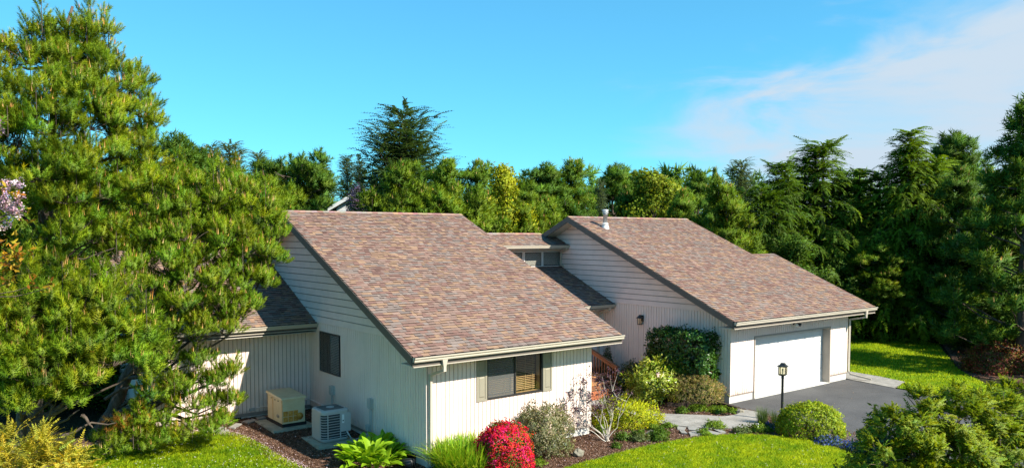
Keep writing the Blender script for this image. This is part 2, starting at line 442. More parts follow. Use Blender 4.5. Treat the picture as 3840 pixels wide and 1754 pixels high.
sheet('concrete_apron', [(29.72, 16.95), (31.46, 17.28), (31.32, 15.9), (30.95, 14.62), (29.37, 14.3), (29.74, 16.43)], M['walk'], .03, .04, kind='structure')

# ------------------------------------------------------------------ the house
rng = random.Random(7)
HX0, HX1 = 9.92, 15.5            # wing with the window
GX0, GX1 = 22.1, 29.75           # garage wing
WY = 16.42                       # front walls
EY, EZ, SL = 15.75, 2.95, .438   # front eave, its height, roof slope
RY = 24.1; RZ = EZ + SL * (RY - EY)
CA = 1 / math.hypot(1, SL); SA = SL * CA
house = empty('house', (HX0, WY, 0), 'single storey house with light grey siding, brown shingle gables and attached double garage', 'house')
def under(y): return EZ + SL * (min(y, 2 * RY - y) - EY) - .17

def board_v(mb, axis, plane, u0, u1, z0, z1, th, sgn):
    if axis == 'x': mb.box(u0, u1, plane - (th if sgn < 0 else 0), plane + (th if sgn > 0 else 0), z0, z1)
    else: mb.box(plane - (th if sgn < 0 else 0), plane + (th if sgn > 0 else 0), u0, u1, z0, z1)
PITCH = .1296; GAP = .019
def siding(parent, axis, plane, u0, u1, zlo, zhi, holes=(), sgn=-1):
    n = int(round((u1 - u0) / PITCH)); p = (u1 - u0) / n
    for i in range(n):
        a = u0 + i * p + GAP / 2; b = u0 + (i + 1) * p - GAP / 2; c = (a + b) / 2
        lo = zlo(c) if callable(zlo) else zlo; hi = zhi(c) if callable(zhi) else zhi
        spans = [(lo, hi)]
        for (h0, h1, hz0, hz1) in holes:
            if h0 - .03 < c < h1 + .03:
                spans = [s for (s0, s1) in spans for s in ((s0, min(s1, hz0)), (max(s0, hz1), s1)) if s[1] - s[0] > .03]
        for (s0, s1) in spans:
            mb = MB(); board_v(mb, axis, plane, a, b, s0, s1, .026 + rng.uniform(-.0015, .0015), sgn)
            mb.build('siding_board', M['siding'], parent)
def lap(parent, x, ylo, yhi, zbot, ztop, sgn=-1, e=.211):
    z = zbot; k = 0
    def yf(zz): return max(WY, EY + (zz + .17 - EZ) / SL)
    while z < ztop:
        z1 = min(z + e, ztop)
        f0, f1 = yf(z), yf(z1); b0, b1 = min(yhi, 2 * RY - f0), min(yhi, 2 * RY - f1)
        if b1 - f1 < .05: break
        t0, t1 = .040, .034; zt = z1; z1 = z1 - .024; f1 = yf(z1); b1 = min(yhi, 2 * RY - f1)
        mb = MB()
        mb.hexa([(x - t0, f0, z), (x + .02, f0, z), (x + .02, b0, z), (x - t0, b0, z), (x - t1, f1, z1), (x + .02, f1, z1), (x + .02, b1, z1), (x - t1, b1, z1)])
        mb.build('clapboard', M['clapboard'], parent)
        z = zt; k += 1

# --- wing A walls
W1 = (11.75, 13.65, 1.50, 2.66)      # front window
mb = MB()
for (a, b, c, d) in ((HX0, W1[0], .2, 2.74), (W1[1], HX1, .2, 2.74), (W1[0], W1[1], .2, W1[2]), (W1[0], W1[1], W1[3], 2.74)):
    mb.box(a, b, WY, WY + .1, c, d)
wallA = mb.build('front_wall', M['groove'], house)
siding(wallA, 'x', WY, HX0 + .02, HX1 - .05, .27, 2.70, [(W1[0] - .02, W1[1] + .02, W1[2] - .03, 9)])
mb = MB(); mb.box(HX1 - .05, HX1 + .02, WY - .022, WY, .24, 2.70); mb.box(HX1 + .001, HX1 + .02, WY, WY + .09, .24, 2.70); mb.build('corner_board', M['siding'], house)
W2 = (21.40, 22.83, 1.59, 2.82)      # window on the shaded gable wall
mb = MB()
yz = [(WY + .1, .2), (23.7, .2), (31.78, .2), (31.78, under(31.78)), (RY, under(RY)), (WY + .1, under(WY + .1))]
mb.prism([(HX0 + .01, y, z) for y, z in yz], (.1, 0, 0))
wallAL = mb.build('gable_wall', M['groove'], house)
siding(wallAL, 'y', HX0 + .01, WY - .01, 23.69, lambda c: .24 + .10 * (c - WY) / 7.3, lambda c: min(3.10, under(c) - .01), [(W2[0], W2[1], W2[2] - .02, W2[3] + .02)])
lap(wallAL, HX0, WY, 31.6, 3.10, under(RY) - .02)
mb = MB(); mb.prism([(HX1 - .08, y, z) for y, z in yz], (.08, 0, 0)); mb.build('gable_wall', M['siding'], house)
mb = MB(); mb.box(HX0 + .02, HX1, 31.7, 31.8, .2, 2.9); mb.build('rear_wall', M['siding'], house)
# --- garage walls
D0, D1, DZ = 23.5, 28.4, 2.2
mb = MB()
mb.box(GX0, D0 - .051, WY, WY + .1, .25, 2.74); mb.box(D1 + .051, GX1, WY, WY + .1, .25, 2.74); mb.box(D0 - .051, D1 + .051, WY, WY + .1, DZ + .051, 2.74)
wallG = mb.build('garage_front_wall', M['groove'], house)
siding(wallG, 'x', WY, GX0 + .03, GX1 - .03, .30, 2.70, [(D0 - .06, D1 + .06, -1, DZ + .06)])
mb = MB()
yz2 = [(WY + .1, .25), (31.78, .25), (31.78, under(31.78)), (RY, under(RY)), (WY + .1, under(WY + .1))]
mb.prism([(GX0 + .01, y, z) for y, z in yz2], (.1, 0, 0))
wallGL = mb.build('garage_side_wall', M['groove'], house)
siding(wallGL, 'y', GX0 + .01, WY - .01, 22.65, .30, lambda c: min(3.14, under(c) - .01))
lap(wallGL, GX0, WY, 28.0, 3.14, under(RY) - .02)
mb = MB(); mb.prism([(GX1 - .1, WY + .1, .25), (GX1 - .1, 20.2, .25), (GX1 - .1, 20.2, under(20.2)), (GX1 - .1, WY + .1, under(WY + .1))], (.1, 0, 0)); mb.build('garage_side_wall', M['siding'], house)
mb = MB(); mb.prism([(28.2, 20.2, .25), (28.2, 31.78, .25), (28.2, 31.78, under(31.78)), (28.2, RY, under(RY)), (28.2, 20.2, under(20.2))], (.1, 0, 0)); mb.build('garage_side_wall', M['siding'], house)
mb = MB(); mb.box(GX0 - .012, GX0 + .035, WY - .024, WY - .002, .28, 2.70); mb.build('corner_board', M['siding'], house)
# --- recessed left wing and entry wall
LY = 23.69
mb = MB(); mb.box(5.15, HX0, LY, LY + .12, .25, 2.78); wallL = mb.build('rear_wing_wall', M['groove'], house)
siding(wallL, 'x', LY, 5.15, HX0 - .01, .36, 2.76)
mb = MB(); mb.box(5.15, 5.25, LY + .12, 31, .25, 2.78); mb.build('rear_wing_wall', M['siding'], house)
NY = 22.65
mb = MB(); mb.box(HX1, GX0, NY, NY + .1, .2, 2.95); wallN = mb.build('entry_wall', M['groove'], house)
siding(wallN, 'x', NY, 18.6, GX0 - .02, .5, 2.9)
mb = MB(); mb.box(HX1 + .4, HX1 + 1.35, NY - .05, NY, .62, 2.66); mb.build('front_door', M['red_wood'], house)
# --- foundations
mb = MB()
mb.box(HX0 + .02, HX1 - .02, WY + .02, WY + .2, -.2, .27); mb.box(HX0 + .03, HX0 + .2, WY + .2, LY, -.2, .30)
fA = mb.build('foundation', M['foundation'], house)
mb = MB(); mb.box(GX0, D0 - .03, WY + .015, WY + .2, -.2, .298); mb.build('foundation', M['foundation'], house); mb = MB(); mb.box(D1 + .03, GX1 - .03, WY + .015, WY + .2, -.2, .298); mb.build('foundation', M['foundation'], house); mb = MB(); mb.box(GX0 + .02, GX0 + .2, WY + .2, 22.6, -.2, .298)
mb.build('foundation', M['foundation'], house)
mb = MB(); mb.box(5.2, HX0, LY + .02, LY + .15, -.1, .36); fL = mb.build('foundation', M['foundation'], house)
for (a, b) in ((5.79, 6.2), (7.37, 7.69)):
    mb = MB(); mb.box(a, b, LY + .004, LY + .019, .20, .335); mb.build('crawl_vent', M['dark'], house)
mb = MB(); mb.box(HX0 + .012, HX0 + .029, 17.02, 17.75, .04, .235); mb.build('crawl_vent', M['dark'], house)

# --- roofs
def slab(poly_yz, x0, x1, name, mat=M['deckdark']):
    mb = MB(); mb.prism([(x0, y, z) for y, z in poly_yz], (x1 - x0, 0, 0)); return mb.build(name, mat, house)
T = .15
roofA = slab([(EY, EZ), (RY, RZ), (2*RY - EY, EZ), (2*RY - EY, EZ - T), (RY, RZ - T), (EY, EZ - T)], 9.17, 16.08, 'roof')
SY = 20.4; SZ = EZ + SL * (SY - EY)
roofB = slab([(EY, EZ), (RY, RZ), (2*RY - EY, EZ), (2*RY - EY, EZ - T), (RY, RZ - T), (EY, EZ - T)], 21.42, 28.93, 'roof')
roofB2 = slab([(EY, EZ), (SY, SZ), (SY, SZ - T), (EY, EZ - T)], 28.93, 30.58, 'roof')
LZ = 3.09; ly0 = 22.0
roofN = slab([(ly0, LZ), (25.36, LZ + .43 * 3.36), (25.36, LZ + .43 * 3.36 - .1), (ly0, LZ - .1)], HX1, GX0, 'roof')
CY0, CZ0 = 24.78, 5.42; cr = 25.95
roofC = slab([(CY0, CZ0), (cr, CZ0 + .42 * (cr - CY0)), (cr + 3, CZ0 + .42 * (cr - CY0) - 1.2), (cr + 3, CZ0 - 1.0), (cr, CZ0 + .2), (CY0, CZ0 - .1)], HX1, GX0, 'roof')
KY0, KZ0 = 23.03, 3.07; kr = 28.0
roofL = slab([(KY0, KZ0), (kr, KZ0 + .455 * (kr - KY0)), (kr + 4.5, KZ0), (kr + 4.5, KZ0 - .12), (kr, KZ0 + .455 * (kr - KY0) - .12), (KY0, KZ0 - .12)], 4.5, HX0, 'roof')
# soffit under the sloping rakes and the flat front eaves
for (x0, x1) in ((9.2, HX0), (HX1, 16.05), (21.45, GX0)):
    mb = MB()
    mb.prism([(x0, y, under(y) + .005 - (.012)) for y in (15.9,)] + [(x0, RY, under(RY) - .007), (x0, RY, under(RY) + .012), (x0, 15.9, under(15.9) + .012)], (x1 - x0, 0, 0))
    mb.prism([(x0, RY, under(RY) - .007), (x0, 31.5, under(31.5) - .007), (x0, 31.5, under(31.5) + .012), (x0, RY, under(RY) + .012)], (x1 - x0, 0, 0))
    mb.build('soffit', M['soffit'], house)
for (x0, x1) in ((9.2, 16.05), (21.45, 30.5)):
    mb = MB(); mb.box(x0, x1, 15.88, WY + .02, 2.705, 2.725); mb.build('soffit', M['soffit'], house)
mb = MB(); mb.box(4.55, HX0 - .01, KY0 + .05, LY + .02, 2.77, 2.79); mb.build('soffit', M['soffit'], house)
# rake boards
def rake(x0, x1, ya, yb, h=.235):
    mb = MB(); f = lambda y: EZ + SL * (min(y, 2*RY - y) - EY)
    pts = [ya] + ([RY] if ya < RY < yb else []) + [yb]
    mb.prism([(x0, y, f(y) - .008) for y in pts] + [(x0, y, f(y) - h) for y in reversed(pts)], (x1 - x0, 0, 0))
    mb.build('rake_board', M['fascia'], house)
rake(9.13, 9.17, EY + .06, 31.6); rake(16.08, 16.12, EY + .06, 31.6)
rake(21.38, 21.42, EY + .06, 31.6); rake(30.58, 30.62, EY + .06, SY); rake(28.93, 28.97, SY + .02, 31.6)
# fascia and gutters along the eaves
def eave(x0, x1, y, z, trim=True, fh=.23):
    mb = MB(); mb.box(x0, x1, y + .015, y + .055, z - fh, z - .012); mb.build('fascia_board', M['fascia'], house)
    if trim:
        mb = MB(); mb.box(x0 + .02, x1 - .02, y + .0, y + .05, z - fh - .022, z - fh - .001); mb.build('eave_trim', M['gutter'], house)
    g = MB()
    prof = [(.0, -.02), (.0, -.125), (-.075, -.125), (-.088, -.10), (-.088, -.065), (-.115, -.04), (-.120, -.022), (-.120, -.004), (-.104, -.004), (-.104, -.03), (-.07, -.06), (-.07, -.11), (-.012, -.11), (-.012, -.02)]
    g.prism([(x0, y + .012 + a, z + b) for a, b in prof], (x1 - x0, 0, 0))
    for xx in (x0, x1 - .006): g.prism([(xx, y + .012 + a, z + b) for a, b in prof[:9] + [(0, -.004)]], (.006, 0, 0))
    return g.build('gutter', M['gutter'], house)
eave(9.14, 16.14, EY, EZ); eave(21.40, 30.64, EY, EZ)
eave(HX1 + .6, GX0 - .04, ly0, LZ, fh=.16); eave(HX1 + .6, GX0 - .04, CY0, CZ0, fh=.15); eave(4.5, HX0 - .02, KY0, KZ0, fh=.2)

# shingles
PAL = [tuple(.55 * c + .45 * m for c, m in zip(q_, (.335, .215, .18))) for q_ in [(.46, .285, .165), (.52, .335, .185), (.26, .135, .105), (.31, .165, .125), (.29, .262, .23), (.33, .30, .26), (.38, .25, .19), (.42, .29, .22), (.35, .235, .185)]]
def shingle_roof(parent, x0, x1, y0, z0, slope, length, keep=0, xfun=None, seed=1):
    """courses of uneven tabs; the first `keep` are objects of their own"""
    rg = random.Random(seed); ca = 1 / math.hypot(1, slope); sa = slope * ca
    ex = .128; nC = int(length / ex); kept = 0; field = MB(); shade = 1.0
    last = rg.choice(PAL)
    for c in range(nC):
        xa, xb = (xfun(y0 + c * ex * ca) if xfun else (x0, x1))
        x = xa - rg.uniform(0, .12); hi = rg.random() < .5
        while x < xb:
            w = rg.choice((.09, .12, .15, .18, .21, .24)) * rg.uniform(.92, 1.08)
            a, b = max(x, xa), min(x + w, xb)
            if b - a > .02:
                hi = not hi if rg.random() < .8 else hi
                th = (.024 if hi else .013) + rg.uniform(0, .002)
                cc = rg.choice(PAL) if rg.random() < .8 else last
                last = cc; k = rg.uniform(.88, 1.12)
                cc = tuple(min(.9, q * k * .70) for q in cc)
                t0 = c * ex - (.012 if c == 0 else 0) + rg.uniform(-.004, .004); t1 = (c + 1) * ex + .03
                def P(xx, t, o): return (xx, y0 + t * ca - o * sa, z0 + t * sa + o * ca)
                mb = MB() if kept < keep else field
                mb.cc = cc
                mb.add([P(a, t0, th), P(b, t0, th), P(b, t1, .003), P(a, t1, .003)], [(0, 1, 2, 3)])
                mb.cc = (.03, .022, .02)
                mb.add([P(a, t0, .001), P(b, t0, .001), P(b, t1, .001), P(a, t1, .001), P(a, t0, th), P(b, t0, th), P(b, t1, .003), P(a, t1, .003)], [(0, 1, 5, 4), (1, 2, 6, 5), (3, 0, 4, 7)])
                if kept < keep:
                    mb.build('shingle', M['shingle'], parent); kept += 1
            x += w
    f = field.build('shingle_field', M['shingle'], parent, kind='stuff')
    return f
LEN = (RY - EY) / CA
shingle_roof(roofA, 9.15, 16.10, EY, EZ, SL, LEN, 300, seed=3)
shingle_roof(roofB, 21.40, 30.60, EY, EZ, SL, LEN, 0, xfun=lambda y: (21.40, 30.60 if y < SY else 28.95), seed=5)
shingle_roof(roofN, HX1 + .5, GX0 - .03, ly0, LZ, .43, 3.62, seed=6)
shingle_roof(roofC, HX1 + .5, GX0 - .03, CY0, CZ0, .42, 1.27, seed=8)
shingle_roof(roofL, 4.5, HX0 - .03, KY0, KZ0, .455, 5.4, seed=9)
# ridge caps
for (rf, x0, x1, y, z, s) in ((roofA, 9.15, 16.1, RY, RZ, SL), (roofB, 21.4, 28.95, RY, RZ, SL), (roofC, HX1 + .5, 21.45, cr, CZ0 + .42*(cr-CY0), .42)):
    x = x0; mb = MB(); rg = random.Random(2)
    while x < x1:
        mb.cc = tuple(q * rg.uniform(.85, 1.1) for q in rg.choice(PAL)); w = min(.24, x1 - x)
        for sg in (-1, 1):
            mb.add([(x, y, z + .022), (x + w, y, z + .028), (x + w, y + sg * .14, z + .03 - s * .14), (x, y + sg * .14, z + .022 - s * .14)], [(0, 1, 2, 3) if sg < 0 else (3, 2, 1, 0)])
        x += .2
    mb.build('ridge_cap', M['shingle'], rf)
# step flashing where the low roof meets the garage wall
mb = MB(); mb.prism([(GX0 - .03, ly0 + .02, LZ + .03), (GX0 - .03, 25.3, LZ + .43 * 3.3 + .03), (GX0 - .03, 25.3, LZ + .43 * 3.3 + .10), (GX0 - .03, ly0 + .02, LZ + .10)], (.008, 0, 0))
mb.build('flashing', M['fascia'], house)
mb = MB(); mb.prism([(HX0 - .03, KY0 + .02, KZ0 + .03), (HX0 - .03, 27.5, KZ0 + .455 * 4.45 + .03), (HX0 - .03, 27.5, KZ0 + .455 * 4.45 + .09), (HX0 - .03, KY0 + .02, KZ0 + .09)], (.008, 0, 0))
mb.build('flashing', M['fascia'], house)

# --- clerestory
CWY = 25.32
mb = MB(); mb.box(HX1 + .3, GX0, CWY, CWY + .1, 4.3, 5.36); mb.build('clerestory_wall', M['siding'], house)
for (a, b) in ((21.10, 22.03), (20.09, 20.98), (19.06, 19.95), (18.03, 18.92)):
    za, zb = 4.54, 5.12
    mb = MB(); f = .05
    mb.box(a - f, b + f, CWY - .03, CWY - .001, za - f, za); mb.box(a - f, b + f, CWY - .03, CWY - .001, zb, zb + f)
    mb.box(a - f, a, CWY - .03, CWY - .001, za, zb); mb.box(b, b + f, CWY - .03, CWY - .001, za, zb)
    w = mb.build('clerestory_window', M['white'], house)
    mb = MB(); e = .022
    mb.box(a, b, CWY - .022, CWY - .002, za, za + e); mb.box(a, b, CWY - .022, CWY - .002, zb - e, zb); mb.box(a, a + e, CWY - .022, CWY - .002, za + e, zb - e); mb.box(b - e, b, CWY - .022, CWY - .002, za + e, zb - e)
    mb.build('frame', M['bronze'], w)
    mb = MB(); mb.box(a + e, b - e, CWY - .006, CWY - .003, za + e, zb - e); mb.build('backing', M['dark'], w)
    mb = MB(); mb.box(a + e, b - e, CWY - .021, CWY - .019, za + e, zb - e); mb.build('pane', M['glass'], w)
    for k in range(11):
        z = za + .05 + k * .047
        mb = MB(); mb.hexa([(a + e, CWY - .015, z), (b - e, CWY - .015, z), (b - e, CWY - .008, z + .022), (a + e, CWY - .008, z + .022), (a + e, CWY - .015, z + .003), (b - e, CWY - .015, z + .003), (b - e, CWY - .008, z + .025), (a + e, CWY - .008, z + .025)])
        mb.build('slat', M['blind_grey'], w)
# --- front window
def frame_box(mb, a, b, y0, y1, z0, z1, e):
    mb.box(a, b, y0, y1, z0, z0 + e); mb.box(a, b, y0, y1, z1 - e, z1); mb.box(a, a + e, y0, y1, z0 + e, z1 - e); mb.box(b - e, b, y0, y1, z0 + e, z1 - e)
a, b, z0, z1 = W1; xm = 12.70
win = MB(); frame_box(win, a, b, WY - .03, WY + .06, z0, z1, .035); win.box(xm - .025, xm + .025, WY - .02, WY + .05, z0 + .035, z1 - .035)
win = win.build('front_window', M['bronze'], house)
mb = MB(); mb.box(a + .035, xm - .025, WY + .005, WY + .008, z0 + .035, z1 - .035); mb.build('screen', M['screen'], win)
mb = MB(); mb.box(a + .035, xm - .025, WY + .03, WY + .034, z0 + .035, z1 - .035); mb.build('pane', M['glass'], win)
mb = MB(); mb.box(xm + .025, b - .035, WY + .015, WY + .019, z0 + .035, z1 - .035); mb.build('pane', M['glass'], win)
mb = MB(); mb.box(a, b, WY + .06, WY + .24, z0 - .02, z0 + .035); mb.build('window_sill', M['blind'], win)
mb = MB(); mb.box(b - .03, b + .0, WY + .06, WY + .22, z0 + .035, z1); mb.box(a, a + .03, WY + .06, WY + .22, z0 + .035, z1); mb.build('reveal', M['blind'], win)
for k in range(22):
    z = z0 + .10 + k * .0495
    mb = MB(); yb = WY + .13 + rng.uniform(-.003, .003); dz = rng.uniform(-.003, .003)
    mb.hexa([(a + .05, yb, z + dz), (b - .14, yb, z - dz), (b - .14, yb + .045, z + .012), (a + .05, yb + .045, z + .012), (a + .05, yb, z + dz + .004), (b - .14, yb, z - dz + .004), (b - .14, yb + .045, z + .016), (a + .05, yb + .045, z + .016)])
    mb.build('slat', M['blind'], win)
for x in (12.05, 12.45, 12.85, 13.15, 13.42):
    mb = MB(); mb.box(x, x + .012, WY + .125, WY + .128, z0 + .08, z1 - .03); mb.build('blind_tape', M['blind'], win)
mb = MB()
mb.box(HX0 + .2, HX1 - .2, 19.5, 19.55, .4, 2.7); mb.box(HX0 + .2, HX1 - .2, WY + .25, 19.5, .35, .4); mb.box(HX0 + .2, HX1 - .2, WY + .1, 19.5, 2.70, 2.704); mb.box(HX0 + .15, HX0 + .2, WY + .1, 19.5, .4, 2.7); mb.box(HX1 - .2, HX1 - .15, WY + .1, 19.5, .4, 2.7)
mb.build('room', M['room'], house)
# shutters
for (sa, sb) in ((11.41, 11.74), (13.66, 13.99)):
    mb = MB(); y1 = WY - .016; y0 = y1 - .03; e = .055
    frame_box(mb, sa, sb, y0, y1, z0 - .02, z1, e); mb.box(sa + e, sb - e, y0, y1, z0 + .66, z0 + .74)
    mb.box(sa + e, sb - e, y0 + .015, y1, z0 + .03, z0 + .66); mb.box(sa + e, sb - e, y0 + .015, y1, z0 + .74, z1 - e)
    s = mb.build('shutter', M['shutter'], house)
    for (p0, p1) in ((z0 + .08, z0 + .62), (z0 + .78, z1 - .09)):
        mb = MB(); xa, xb = sa + e + .02, sb - e - .02
        mb.hexa([(xa, y0 + .015, p0), (xb, y0 + .015, p0), (xb, y0 + .015, p1), (xa, y0 + .015, p1), (xa + .03, y0 + .002, p0 + .03), (xb - .03, y0 + .002, p0 + .03), (xb - .03, y0 + .002, p1 - .03), (xa + .03, y0 + .002, p1 - .03)])
        mb.build('raised_panel', M['shutter'], s)
# --- gable wall window
u0, u1, z0, z1 = W2
X = HX0 - .002
mb = MB(); e = .03
mb.box(X - .03, X + .01, u0, u1, z0, z0 + e); mb.box(X - .03, X + .01, u0, u1, z1 - e, z1); mb.box(X - .03, X + .01, u0, u0 + e, z0 + e, z1 - e); mb.box(X - .03, X + .01, u1 - e, u1, z0 + e, z1 - e); ym = 22.08; mb.box(X - .025, X + .01, ym - .02, ym + .02, z0 + e, z1 - e)
w2 = mb.build('gable_window', M['bronze'], house)
mb = MB(); mb.box(X - .008, X - .002, u0 + e, u1 - e, z0 + e, z1 - e); mb.build('backing', M['dark'], w2)
mb = MB(); mb.box(X - .022, X - .020, u0 + e, ym - .02, z0 + e, z1 - e); mb.build('screen', M['screen'], w2)
mb = MB(); mb.box(X - .026, X - .024, ym + .02, u1 - e, z0 + e, z1 - e); mb.build('pane', M['glass'], w2)
for k in range(23):
    z = z0 + .05 + k * .05
    mb = MB(); mb.box(X - .016, X - .012, u0 + e, ym - .02, z, z + .024); mb.build('slat', M['blind_grey'], w2)
# --- garage door
DY = WY + .32
mb = MB(); mb.box(D0, D1, DY, DY + .05, .035, DZ); gd = mb.build('garage_door', M['trim_tan'], house)
secs = 4; sh = (DZ - .035) / secs; npn = 8
for r_ in range(secs):
    zb = .035 + r_ * sh
    mb = MB(); mb.box(D0 + .004, D1 - .004, DY - .02, DY - .0005, zb + .007, zb + sh - .007); mb.build('door_section', M['white'], gd)
    pw = (D1 - D0 - .16) / npn
    for k in range(npn):
        xa = D0 + .08 + k * pw + .05; xb = xa + pw - .10; za = zb + .09; zt = zb + sh - .09; y = DY - .021
        mb = MB(); g = .045
        mb.hexa([(xa, y, za), (xb, y, za), (xb, y, zt), (xa, y, zt), (xa + g, y - .014, za + g), (xb - g, y - .014, za + g), (xb - g, y - .014, zt - g), (xa + g, y - .014, zt - g)])
        mb.build('door_panel', M['white'], gd)
mb = MB(); mb.box(D0 - .05, D0, WY - .03, DY + .1, -.02, DZ + .05); mb.box(D1, D1 + .05, WY - .03, DY + .1, -.02, DZ + .05); mb.box(D0, D1, WY - .03, DY + .1, DZ, DZ + .05)
mb.build('door_jamb', M['trim_tan'], house)
mb = MB(); mb.box(D0, D1, WY - .05, DY + .3, -.05, .032); mb.build('door_threshold', M['foundation'], house)
mb = MB(); mb.box(GX0 + .2, GX1 - .2, DY + .3, DY + .35, 0, 2.6); mb.build('garage_interior', M['dark'], house)
# --- flood light under the garage eave
mb = MB(); mb.box(25.82, 25.92, WY - .05, WY - .015, 2.50, 2.60); fl = mb.build('flood_light', M['black'], house)
for (dx, mt) in ((-.06, 'white'), (.11, 'black')):
    mb = MB(); mb.smooth = True
    c = np.array((25.86 + dx, WY - .11, 2.53)); d = np.array((-.2 if dx < 0 else .6, -.8, -.35)); d /= np.linalg.norm(d)
    mb.tube([c - d * .0, c + d * .05, c + d * .13], [.035, .05, .072], 12); mb.build('lamp_head', M[mt], fl)
# --- roof vent
vx, vy = 22.52, 23.02; vz = EZ + SL * (vy - EY)
mb = MB(); mb.smooth = True
mb.lathe((vx, vy, vz), [(.17, -.10), (.165, .0), (.12, .14), (.118, .16)], 18); vent = mb.build('roof_vent', M['white'], house)
mb = MB(); mb.smooth = True; mb.lathe((vx, vy, vz), [(.088, .1), (.088, .56), (.10, .56), (.10, .575), (.088, .58), (.088, .62)], 18); mb.build('pipe', M['metal'], vent)
mb = MB(); mb.lathe((vx, vy, vz), [(.088, .615), (.135, .62), (.135, .64), (.11, .645), (.11, .70), (.14, .71), (.13, .745), (.07, .765), (.0, .77)], 18); mb.build('rain_cap', M['metal'], vent)
mb = MB(); mb.lathe((vx, vy, vz), [(.13, .155), (.15, .17), (.11, .20), (.088, .21)], 18); mb.build('storm_collar', M['white'], vent)
# --- downspouts
def downspout(path, w=.075, d=.06, funnel=None, name='downspout'):
    mb = MB()
    for p, q in zip(path[:-1], path[1:]):
        p = np.array(p, float); q = np.array(q, float); e = (q - p) / np.linalg.norm(q - p)
        mb.bar(p - e * .025, q + e * .025, w, d)
    o = mb.build(name, M['gutter'], house)
    if funnel:
        x, y, z = funnel; mb = MB()
        mb.hexa([(x - .04, y - .03, z - .17), (x + .04, y - .03, z - .17), (x + .04, y + .03, z - .17), (x - .04, y + .03, z - .17), (x - .075, y - .045, z), (x + .075, y - .045, z), (x + .075, y + .045, z), (x - .075, y + .045, z)])
        mb.build('outlet', M['gutter'], o)
    return o
downspout([(10.0, 15.72, 2.72), (10.0, 15.72, 2.56), (9.99, 16.34, 2.36), (9.985, 16.36, .1)], funnel=(10.0, 15.72, 2.83))
downspout([(29.86, 15.72, 2.72), (29.86, 15.72, 2.58), (29.78, 16.36, 2.44), (29.785, 16.37, .32), (29.82, 16.3, .22), (30.0, 15.55, .10)], funnel=(29.86, 15.72, 2.83))
downspout([(21.96, 24.76, 5.30), (21.96, 24.78, 5.24), (21.98, 25.18, 5.08), (21.98, 25.2, 4.62), (22.0, 25.05, 4.52)], .07, .05)
downspout([(21.8, 21.98, 2.96), (21.8, 22.0, 2.86), (21.75, 22.55, 2.70), (21.75, 22.58, .5)], .08, .06)
# --- lantern on the garage side wall
lx, ly, lz = GX0 - .02, 20.5, 2.4
mb = MB(); mb.box(lx - .015, lx + .01, ly - .06, ly + .06, lz + .12, lz + .36); lan = mb.build('wall_lantern', M['black'], house)
mb = MB()
cx_ = lx - .14
mb.box(cx_ - .075, cx_ + .075, ly - .075, ly + .075, lz, lz + .025)
for sx in (-1, 1):
    for sy in (-1, 1): mb.box(cx_ + sx * .065 - .008, cx_ + sx * .065 + .008, ly + sy * .065 - .008, ly + sy * .065 + .008, lz + .025, lz + .25)
mb.hexa([(cx_-.11, ly-.11, lz+.25), (cx_+.11, ly-.11, lz+.25), (cx_+.11, ly+.11, lz+.25), (cx_-.11, ly+.11, lz+.25), (cx_-.04, ly-.04, lz+.34), (cx_+.04, ly-.04, lz+.34), (cx_+.04, ly+.04, lz+.34), (cx_-.04, ly+.04, lz+.34)])
mb.box(cx_ - .03, cx_ + .03, ly - .03, ly + .03, lz + .34, lz + .38); mb.bar((cx_, ly, lz + .36), (lx, ly, lz + .30), .02, .02); mb.build('cage', M['black'], lan)
mb = MB(); mb.box(cx_ - .055, cx_ + .055, ly - .055, ly + .055, lz + .03, lz + .245); mb.build('glass', M['lampglass'], lan)
# --- electrical boxes and conduits on the gable wall
for (y, z, lab) in ((21.87, .97, 0), (19.33, 1.0, 1)):
    x = HX0 - .015
    mb = MB(); mb.box(x - .10, x, y - .085, y + .085, z, z + .28); bx = mb.build('disconnect_box', M['plastic_grey'], house)
    mb = MB(); mb.box(x - .112, x - .101, y - .092, y + .092, z + .03, z + .286); mb.build('cover', M['plastic_grey'], bx)
    for dy in (-.045, .04):
        mb = MB(); mb.smooth = True; mb.tube([(x - .05, y + dy, z + .01), (x - .05, y + dy, z - .35), (x - .05, y + dy + (.02 if lab else 0), gz(x, y) + (.42 if lab else .3)), (x - .12, y + dy + .05, gz(x, y) + .05)], .016, 8); mb.build('conduit', M['plastic_grey'], bx)
mb = MB(); x = HX0 - .015; y = 19.45; mb.box(x - .12, x - .02, y - .07, y + .07, .36, .52); mb.build('conduit_cover', M['plastic_grey'], house)
mb = MB(); mb.smooth = True; x = HX0 - .02; mb.tube([(8.0, LY - .035, .47), (8.6, LY - .035, .50), (x - .03, LY - .035, .54), (x - .03, 22.4, .53)], .022, 8); mb.build('gas_pipe', M['siding'], house)
mb = MB(); mb.box(7.93, 8.1, LY - .08, LY - .015, .42, .50); mb.build('pipe_fitting', M['plastic_grey'], house)

